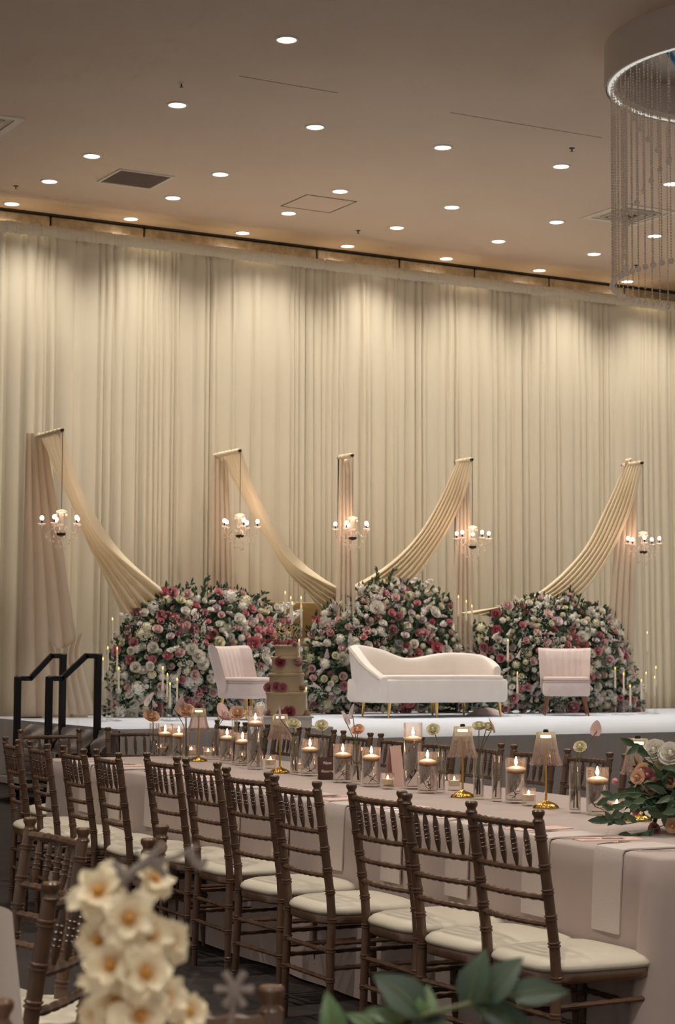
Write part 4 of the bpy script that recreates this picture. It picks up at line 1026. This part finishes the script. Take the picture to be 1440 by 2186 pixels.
# votives
vot = [(408, 1617, 'left of the first lamp'), (444, 1621, 'right of the first lamp'), (518, 1630, 'behind the fourth candle vase'), (577, 1640, 'left of the second lamp'), (634, 1649, 'before the slim vase by the second lamp'), (827, 1684, 'under the pink folded card'), (969, 1687, 'left of the third lamp'), (1128, 1720, 'left of the fourth lamp'), (1316, 1740, 'beside the flower bowl'), (358, 1611, 'at the far left of the table')]
for px, by, lb in vot:
    p = on_table(px, by); s = px_per_m(p)
    t = thing('votive_holder', p, 'small lit glass votive candle holder '+lb, 'votive', group='glass votives')
    MB().lathe([(.026, 0), (.029, .004), (.0305, .074), (.028, .074), (.026, .02), (.002, .019)], 24, flute=.015, fn=12).build('glass_cup', M['glass'], t)
    cnd = MB().lathe([(.002, .021), (.024, .021), (.0255, .046), (.002, .0465)], 20).build('tealight', M['ivory_wax'], t)
    MB().lathe([(.0008, .046), (.004, .050), (.0045, .053), (.0025, .059), (.0005, .064)], 8).build('flame', M['flame'], cnd)
# ribbed glass table lamps
for k, (px, by, lb) in enumerate(((423, 1625, 'leftmost of five'), (597, 1650, 'second from left, behind a pale anthurium'), (987, 1702, 'third from left'), (1165, 1725, 'fourth from left, right of the last floating candles'), (1362, 1752, 'rightmost, behind the flower bowl'))):
    p = on_table(px, by)
    t = thing('table_lamp', p, 'ribbed glass-shade brass table lamp, '+lb, 'lamp', group='ribbed glass table lamps')
    MB().lathe([(.052, 0), (.052, .003), (.046, .012), (.030, .022), (.012, .028), (.006, .034)], 48, flute=.05, fn=14).build('domed_base', M['brass'], t)
    MB().lathe([(.005, .03), (.005, .265)], 12).build('stem', M['brass'], t)
    sh = MB(); n_ = 216; rings = []
    for (r, z) in ((.066, .176), (.060, .188), (.052, .212), (.045, .245), (.041, .275), (.039, .305), (.036, .309), (.004, .310)):
        k_ = .075*min(1, (.312-z)/.05)
        rings.append([Vector((r*(1+k_*cos(18*2*pi*j/n_))*cos(2*pi*j/n_), r*(1+k_*cos(18*2*pi*j/n_))*sin(2*pi*j/n_), z+(.003*cos(18*2*pi*j/n_) if z < .18 else 0))) for j in range(n_)])
    sh.loft(rings, True, False, True)
    inner = [[Vector((q.x*.955, q.y*.955, min(q.z, .306))) for q in rg_] for rg_ in rings[:-1]]; sh.loft([rings[0]]+inner, True, False, True)
    sh.build('ribbed_shade', M['ribglass'], t)
    MB().lathe([(.012, .308), (.010, .318), (.007, .320)], 10).build('finial', M['black'], t)
    MB().lathe([(.004, .285), (.022, .286), (.022, .296), (.004, .297)], 16).build('led_disc', M['lampled'], t)
# dark acrylic sign and folded card
p = on_table(700, 1664); t = thing('table_sign', p, 'dark brown tabletop sign with white script lettering near the middle', 'sign', -YAW+radians(20))
MX = Matrix.Rotation(radians(-8), 4, 'X')
MB().merge(MB().box((0, 0, .055), (.105, .005, .11), bev=.002), MX).build('panel', M['sign'], t, False)
MB().box((0, .012, .006), (.09, .05, .012), bev=.002).build('foot', M['sign'], t, False)
textmesh('Nom', .022, M['ink'], t, (-.005, .004, .075), (radians(82), 0, 0), 'lettering', .0004, .35)
textmesh('Reserved', .020, M['ink'], t, (0, .0, .035), (radians(82), 0, 0), 'lettering', .0004, .35)
p = on_table(852, 1678); t = thing('folded_card', p, 'narrow pink menu card propped upright by a votive', 'card', -YAW+radians(62))
MB().add([(-.06, 0, 0), (.06, 0, 0), (.06, .022, .19), (-.06, .022, .19)], [(0, 1, 2, 3)]).add([(-.06, .055, 0), (.06, .055, 0), (.06, .024, .19), (-.06, .024, .19)], [(3, 2, 1, 0)]).build('card_fold', M['card'], t, False)
# place settings: hanging napkin, fork, knife, menu for each near seat (and far seats)
nap_s = [.27, .70, 1.23, 1.74, 2.24, 2.77, 3.3, 3.83, 4.36, 4.9, 5.4]
def nap_mb(w=.16, drop=.265):
    m = MB(); NX = 10
    prof = [(.22, .000), (.1, .000), (.02, .000), (-.002, -.002), (-.009, -.013), (-.0125, -.06), (-.016, -.15), (-.021, -drop)]
    top = []; 
    rings = []
    for y, z in prof:
        dy, dz = (0, .005) if z >= 0 else ((-.004, .004) if z > -.02 else (-.006, 0))
        rings.append([Vector((lerp(-w/2, w/2, i/NX), y, z)) for i in range(NX+1)]+[Vector((lerp(w/2, -w/2, i/NX), y+dy, z+dz)) for i in range(NX+1)])
    return m.loft(rings, True, True, True)
nap = nap_mb().mesh('napkin', M['napkin'], True, 50)
fork = MB().box((0, -.03, .004), (.007, .13, .002)).box((0, .055, .005), (.022, .03, .002))
for q in range(4): fork.box((-.009+.006*q, .09, .005), (.003, .045, .0018))
fork_me = fork.mesh('fork', M['steel'], False)
knife_me = MB().box((0, -.05, .004), (.010, .09, .004), bev=.001).add([(-.006, -.005, .004), (.006, -.005, .004), (.008, .08, .004), (.0, .115, .004), (-.006, .1, .004), (-.006, -.005, .0055), (.006, -.005, .0055), (.0, .115, .005)], [(0, 4, 3, 2, 1), (5, 6, 2, 3, 4)]).mesh('knife', M['steel'], False)
menu_me = MB().box((0, 0, .0015), (.11, .23, .0018)).mesh('menu_card', M['card'], False)
for i, s in enumerate(nap_s):
    p = tw(s, 0, TABLE_Z+.005); nm = ORD[i]
    rz = math.atan2(TN.y, TN.x)-pi/2
    o = obj('napkin', nap, None, p); o.rotation_euler = (0, 0, rz+random.uniform(-.02, .02)); tag(o, 'white linen napkin hanging over the near table edge, %s from the right' % nm, 'napkin', 'hanging napkins')
    for me, nme, da, do, an in ((fork_me, 'fork', -.16, .11, -.5), (knife_me, 'knife', .15, .10, .35)):
        q = tw(s+(da*.9), do, TABLE_Z+.003); o = obj(nme, me, None, q); o.rotation_euler = (0, 0, rz+an*random.uniform(.3, 1.4)); tag(o, 'steel %s on the near side of the table, %s setting from the right' % (nme, nm), nme, nme+'s on the near side')
    q = tw(s+.27, .17, TABLE_Z+.003); o = obj('menu_card', menu_me, None, q); o.rotation_euler = (0, 0, rz+random.uniform(-.3, .3)); tag(o, 'flat blush menu card on the near side of the table, %s from the right' % nm, 'card', 'flat menu cards')
# flower bowl at the right end of the table
p = on_table(1440, 1778); p = p+RH*.06
t = thing('flower_bowl', p, 'low table arrangement of peach, pink and cream blooms with trailing leaves', 'flower arrangement')
MB().lathe([(.05, 0), (.09, .012), (.11, .05), (.105, .07), (.02, .06)], 24).build('bowl', M['plinth'], t)
RB2 = random.Random(12); s = px_per_m(p); dep = (p-CAM).dot(FH)
core = MB(); core.ball((0, 0, .12), .125, 14, 10).build('moss_core', M['core'], t)
for (px, py, kd, sz, n) in ((1398, 1606, 'white', 30, 'garden_rose'), (1432, 1612, 'white', 30, 'garden_rose'), (1428, 1642, 'cream', 26, 'garden_rose'), (1372, 1648, 'peach', 24, 'peach_rose'), (1362, 1660, 'peach', 18, 'peach_rose'), (1385, 1656, 'pink', 22, 'pink_rose'), (1392, 1680, 'pink', 22, 'pink_rose'), (1415, 1668, 'blush', 22, 'blush_rose'), (1432, 1668, 'peach', 22, 'peach_rose'), (1424, 1690, 'cream', 18, 'cream_rose'), (1438, 1630, 'blush', 24, 'blush_rose'), (1412, 1632, 'cream', 20, 'cream_rose'), (1364, 1684, 'cream', 16, 'cream_rose'), (1398, 1768, 'mauve', 18, 'mauve_rose'), (1436, 1762, 'peach', 18, 'peach_rose'), (1357, 1728, 'pink', 12, 'pink_rose'),
                       (1470, 1640, 'peach', 26, 'peach_rose'), (1490, 1670, 'pink', 24, 'pink_rose'), (1470, 1610, 'white', 28, 'garden_rose'), (1500, 1620, 'cream', 26, 'cream_rose'), (1480, 1700, 'blush', 24, 'blush_rose'), (1540, 1660, 'white', 26, 'garden_rose')):
    q = at_d(px, py, dep-.05+RB2.uniform(-.05, .03))-p; n_ = Vector((q.x, q.y, q.z-.08))+(CAM-p).normalized()*.25
    place_flower(n, RB2.choice(FM['rose_'+kd]), t, q, n_, sz/s*.95, RB2)
o = place_flower('pink_lily', orchid_mb(RB2).mesh('pink_lily', M['pink'], False), t, at_d(1312, 1668, dep)-p, CAM-p, 14/s, RB2)
m = MB(); m2 = MB()
for k in range(480):
    a = RB2.uniform(0, 6.28); el = RB2.uniform(-.15, 1.2); d = Vector((cos(a)*cos(el), sin(a)*cos(el), sin(el))); c = Vector((0, 0, .09))+d*RB2.uniform(.08, .20); c.z = max(c.z, .02)
    leaf_quad(m if k % 4 else m2, c, (d+Vector((RB2.gauss(0, .5), RB2.gauss(0, .5), RB2.gauss(-.1, .4)))).normalized(), d, RB2.uniform(.05, .085), .014)
m.build('foliage', M['leaf'], t, True, 80)['kind'] = 'stuff'; m2.build('fresh_foliage', M['leaf2'], t, True, 80)['kind'] = 'stuff'
for (pts) in (((1400, 1700), (1350, 1692), (1300, 1702)), ((1400, 1720), (1340, 1735), (1300, 1745)), ((1400, 1640), (1375, 1600), (1352, 1592)), ((1400, 1745), (1330, 1760), (1288, 1752)), ((1400, 1700), (1360, 1712), (1310, 1730)), ((1420, 1760), (1380, 1775), (1340, 1782))):
    P3 = [at_d(x, y, dep-.12)-p for x, y in pts]; m = MB().tube([spline(P3, q/10) for q in range(11)], .0018, 5)
    for q in range(6):
        c = spline(P3, .3+.7*q/5); d = (spline(P3, 1)-spline(P3, .8)).normalized(); leaf_quad(m, c, (d+Vector((RB2.gauss(0, .4), RB2.gauss(0, .4), RB2.gauss(0, .5)))).normalized(), (CAM-p).normalized(), .055, .012)
    m.build('trailing_sprig', M['leaf'], t, True, 80)

# ------------------------------------------------------------------ foreground table (below the frame) with tall blossom stems and leaf branch
fc = cw(-.12, 1.55)
t = thing('round_table', (fc.x, fc.y, 0), 'round white-clothed guest table just below the bottom edge of the picture', 'table')
MB().lathe([(.62, TABLE_Z-.006), (.62, TABLE_Z), (.01, TABLE_Z+.001)], 48).build('table_top', M['napkin'], t)
def rtf(u, v): a = 2*pi*u; r = .62+.05*v*(1+.6*sin(13*a)); return Vector((r*cos(a), r*sin(a), TABLE_Z*(1-v)+.012))
MB().grid(rtf, 104, 6).build('cloth_skirt', M['napkin'], t)
fp = at_d(290, 2240, 1.62); base = Vector((fp.x, fp.y, TABLE_Z+.002))
t = thing('blossom_stems', base, 'out-of-focus cream blossom spray with grey twigs at the bottom left', 'flower arrangement')
MB().lathe([(.04, 0), (.045, .01), (.05, .12), (.035, .17), (.032, .168), (.045, .12), (.04, .015), (.002, .012)], 28).build('glass_vase', M['glass'], t)
def rel(px, py, d=1.62): return at_d(px, py, d)-base
P3 = [Vector((0, 0, .02)), rel(300, 2186), rel(275, 2020), rel(262, 1930), rel(268, 1858)]
MB().tube([spline(P3, q/24) for q in range(25)], [.005-.0001*q for q in range(25)], 7).build('main_stem', M['twig'], t)
RF = random.Random(4)
def blossom_mb():
    m = MB()
    for whorl, (np_, lo, lift) in enumerate(((5, 1.0, .16), (4, .74, .42))):
        for k in range(np_):
            a = 2*pi*(k+.5*whorl)/np_+RF.uniform(-.2, .2); ln = lo*RF.uniform(.85, 1.12); tw2 = RF.uniform(-.15, .15); lf_ = lift*RF.uniform(.6, 1.3)
            def fn(u, v):
                uu = u*2-1; w = .42*sin(pi*min(1, .06+.80*v))**.7*lo; d = Vector((cos(a), sin(a), 0)); e = Vector((-sin(a), cos(a), 0)); return d*(ln*v*(1-.2*lf_*v))+e*(uu*w)+Vector((0, 0, lf_*v**1.2-.35*v**3*(1 if whorl == 0 else .3)+.16*uu*uu*v+tw2*uu*v+.03*sin(9*uu+a*5)*v))
            m.grid(fn, 6, 6)
    return m
bl = [blossom_mb().mesh('blossom', M['petal_fg']) for _ in range(3)]
hm = MB().ball((0, 0, .08), .17, 8, 6).mesh('flower_heart', M['yolk'])
for (px, py, w, nx, nz, dd) in ((212, 1905, 118, -.4, .3, 0), (328, 1876, 92, .8, .35, .01), (275, 1962, 108, .1, -.1, -.03), (212, 2008, 98, -.5, -.1, 0), (322, 1998, 96, .3, .2, -.02), (362, 2008, 92, .8, .0, .01), (238, 2062, 112, -.3, 0, -.03), (310, 2078, 112, .3, -.1, -.04), (205, 2090, 80, -.9, 0, .02), (352, 2130, 100, .6, .1, -.02), (250, 2140, 110, -.3, -.2, -.02), (300, 2168, 104, .1, -.3, -.04), (400, 2160, 96, .8, 0, 0), (210, 2165, 96, -.7, -.2, 0)):
    n = (CAM-base).normalized()*1.0+RH*nx+Vector((0, 0, nz)); q = rel(px, py, 1.62+dd)
    o = place_flower('blossom', RF.choice(bl), t, q, n, w/2/FPX*1.62*1.22, RF); obj('flower_heart', hm, o)
    MB().tube([q-n.normalized()*.0, lerp(q, spline(P3, max(0, min(1, (2240-py)/400))), .5)-Vector((0, 0, .004)), spline(P3, max(.05, min(.95, (2300-py)/440)))], .0015, 5).build('pedicel', M['twig'], t)
for pts in (((268, 1870), (310, 1846), (370, 1832), (422, 1806)), ((330, 1845), (345, 1860), (352, 1872)), ((262, 1875), (255, 1855), (240, 1842)), ((300, 1848), (330, 1822), (345, 1800)), ((400, 1815), (425, 1850), (440, 1832))):
    Q = [rel(x, y, 1.58) for x, y in pts]; MB().tube([spline(Q, q/12) for q in range(13)], [.0042-.00015*q for q in range(13)], 6).build('twig', M['twig'], t)
Q = [Vector((.03, .0, .1)), rel(470, 2260), rel(490, 2190), rel(500, 2130)]; sp = MB().tube([spline(Q, q/12) for q in range(13)], .002, 5)
c = rel(500, 2112)
for a in range(6): d = RH*cos(a*1.05)+Vector((0, 0, sin(a*1.05))); sp.tube([c, c+d*.009, c+d*.016], [.003, .0028, .0035], 6)
sp.build('budding_twig', M['twig'], t)
# leaf branch
lp = at_d(930, 2260, 1.75); lb_ = Vector((lp.x, lp.y, TABLE_Z+.002)); 
lb_ = cw(.12, 1.72, TABLE_Z+.002)
t = thing('leaf_branch', lb_, 'out-of-focus green leafy branch at the bottom right', 'greenery')
MB().lathe([(.035, 0), (.04, .01), (.042, .14), (.03, .18), (.027, .178), (.038, .14), (.035, .015), (.002, .012)], 24).build('glass_vase', M['glass'], t)
def rl(px, py, d=1.75): return at_d(px, py, d)-lb_
P4 = [Vector((0, 0, .02)), Vector((0, 0, .2)), rl(800, 2200), rl(900, 2168), rl(1010, 2140), rl(1090, 2122)]
MB().tube([spline(P4, q/24) for q in range(25)], .0022, 6).build('branch_stem', M['stem'], t)
def big_leaf(a, b, w, mt_, nrm_off=0, fold=.12):
    A, B = rl(*a), rl(*b); d = B-A; nn = ((CAM-lb_).normalized()+Vector((0, 0, .5))+RH*nrm_off).normalized(); s_ = d.normalized().cross(nn).normalized(); n2 = s_.cross(d.normalized())
    def fn(u, v):
        uu = u*2-1; ww = w*sin(pi*v**.8)**.9*(1-.15*v); return A+d*v+s_*(uu*ww)+n2*(abs(uu)*ww*fold*2-.02*v*v*(1 if fold > 0 else -1))
    lf = MB().grid(fn, 8, 14).build('leaf', M['leaf_fg' if mt_ == 'leaf' else mt_], t, True, None)
    MB().tube([A+d*(q/8)-n2*.02*(q/8)**2+n2*.0008 for q in range(9)], [.0012-.0001*q for q in range(9)], 5).build('midrib', M['stem'], lf)
px_m = 1.75/FPX
for a, b, w, mt_, no in (((1000, 2150), (1020, 2028), 34, 'leaf', -.3), ((1025, 2142), (1104, 2036), 34, 'leaf', .1), ((1085, 2128), (1212, 2096), 30, 'leaf', .2), ((900, 2165), (815, 2068), 42, 'leaf', .2), ((905, 2170), (920, 2112), 22, 'leaf2', .4), ((860, 2185), (788, 2140), 20, 'leaf2', 0), ((1010, 2150), (1170, 2195), 34, 'leaf', .1), ((800, 2200), (752, 2150), 16, 'leaf2', .2), ((720, 2230), (700, 2122), 26, 'leaf2', 0), ((960, 2190), (860, 2180), 28, 'leaf', .1), ((30, 2300), (20, 2150), 30, 'leaf', 0)):
    if a[0] == 30: continue
    big_leaf(a, b, w*1.15*px_m, mt_, no)
# white cloth over a chair at the left edge
p = at_d(-18, 2020, 3.3); m = MB()
def clo(u, v):
    a = pi*u; x = .030*cos(a)*(1+1.1*v)+.006*sin(9*u)*v; return RH*x+FH*(-.05*sin(a))+Vector((0, 0, -.30*v-.02*(1-sin(a))*(1-v)))
m.grid(clo, 24, 16); t = thing('chair_sash', at_d(-8, 1925, 3.55), 'white cloth sash hanging at the left picture edge', 'cloth')
m.build('cloth', M['napkin'], t)
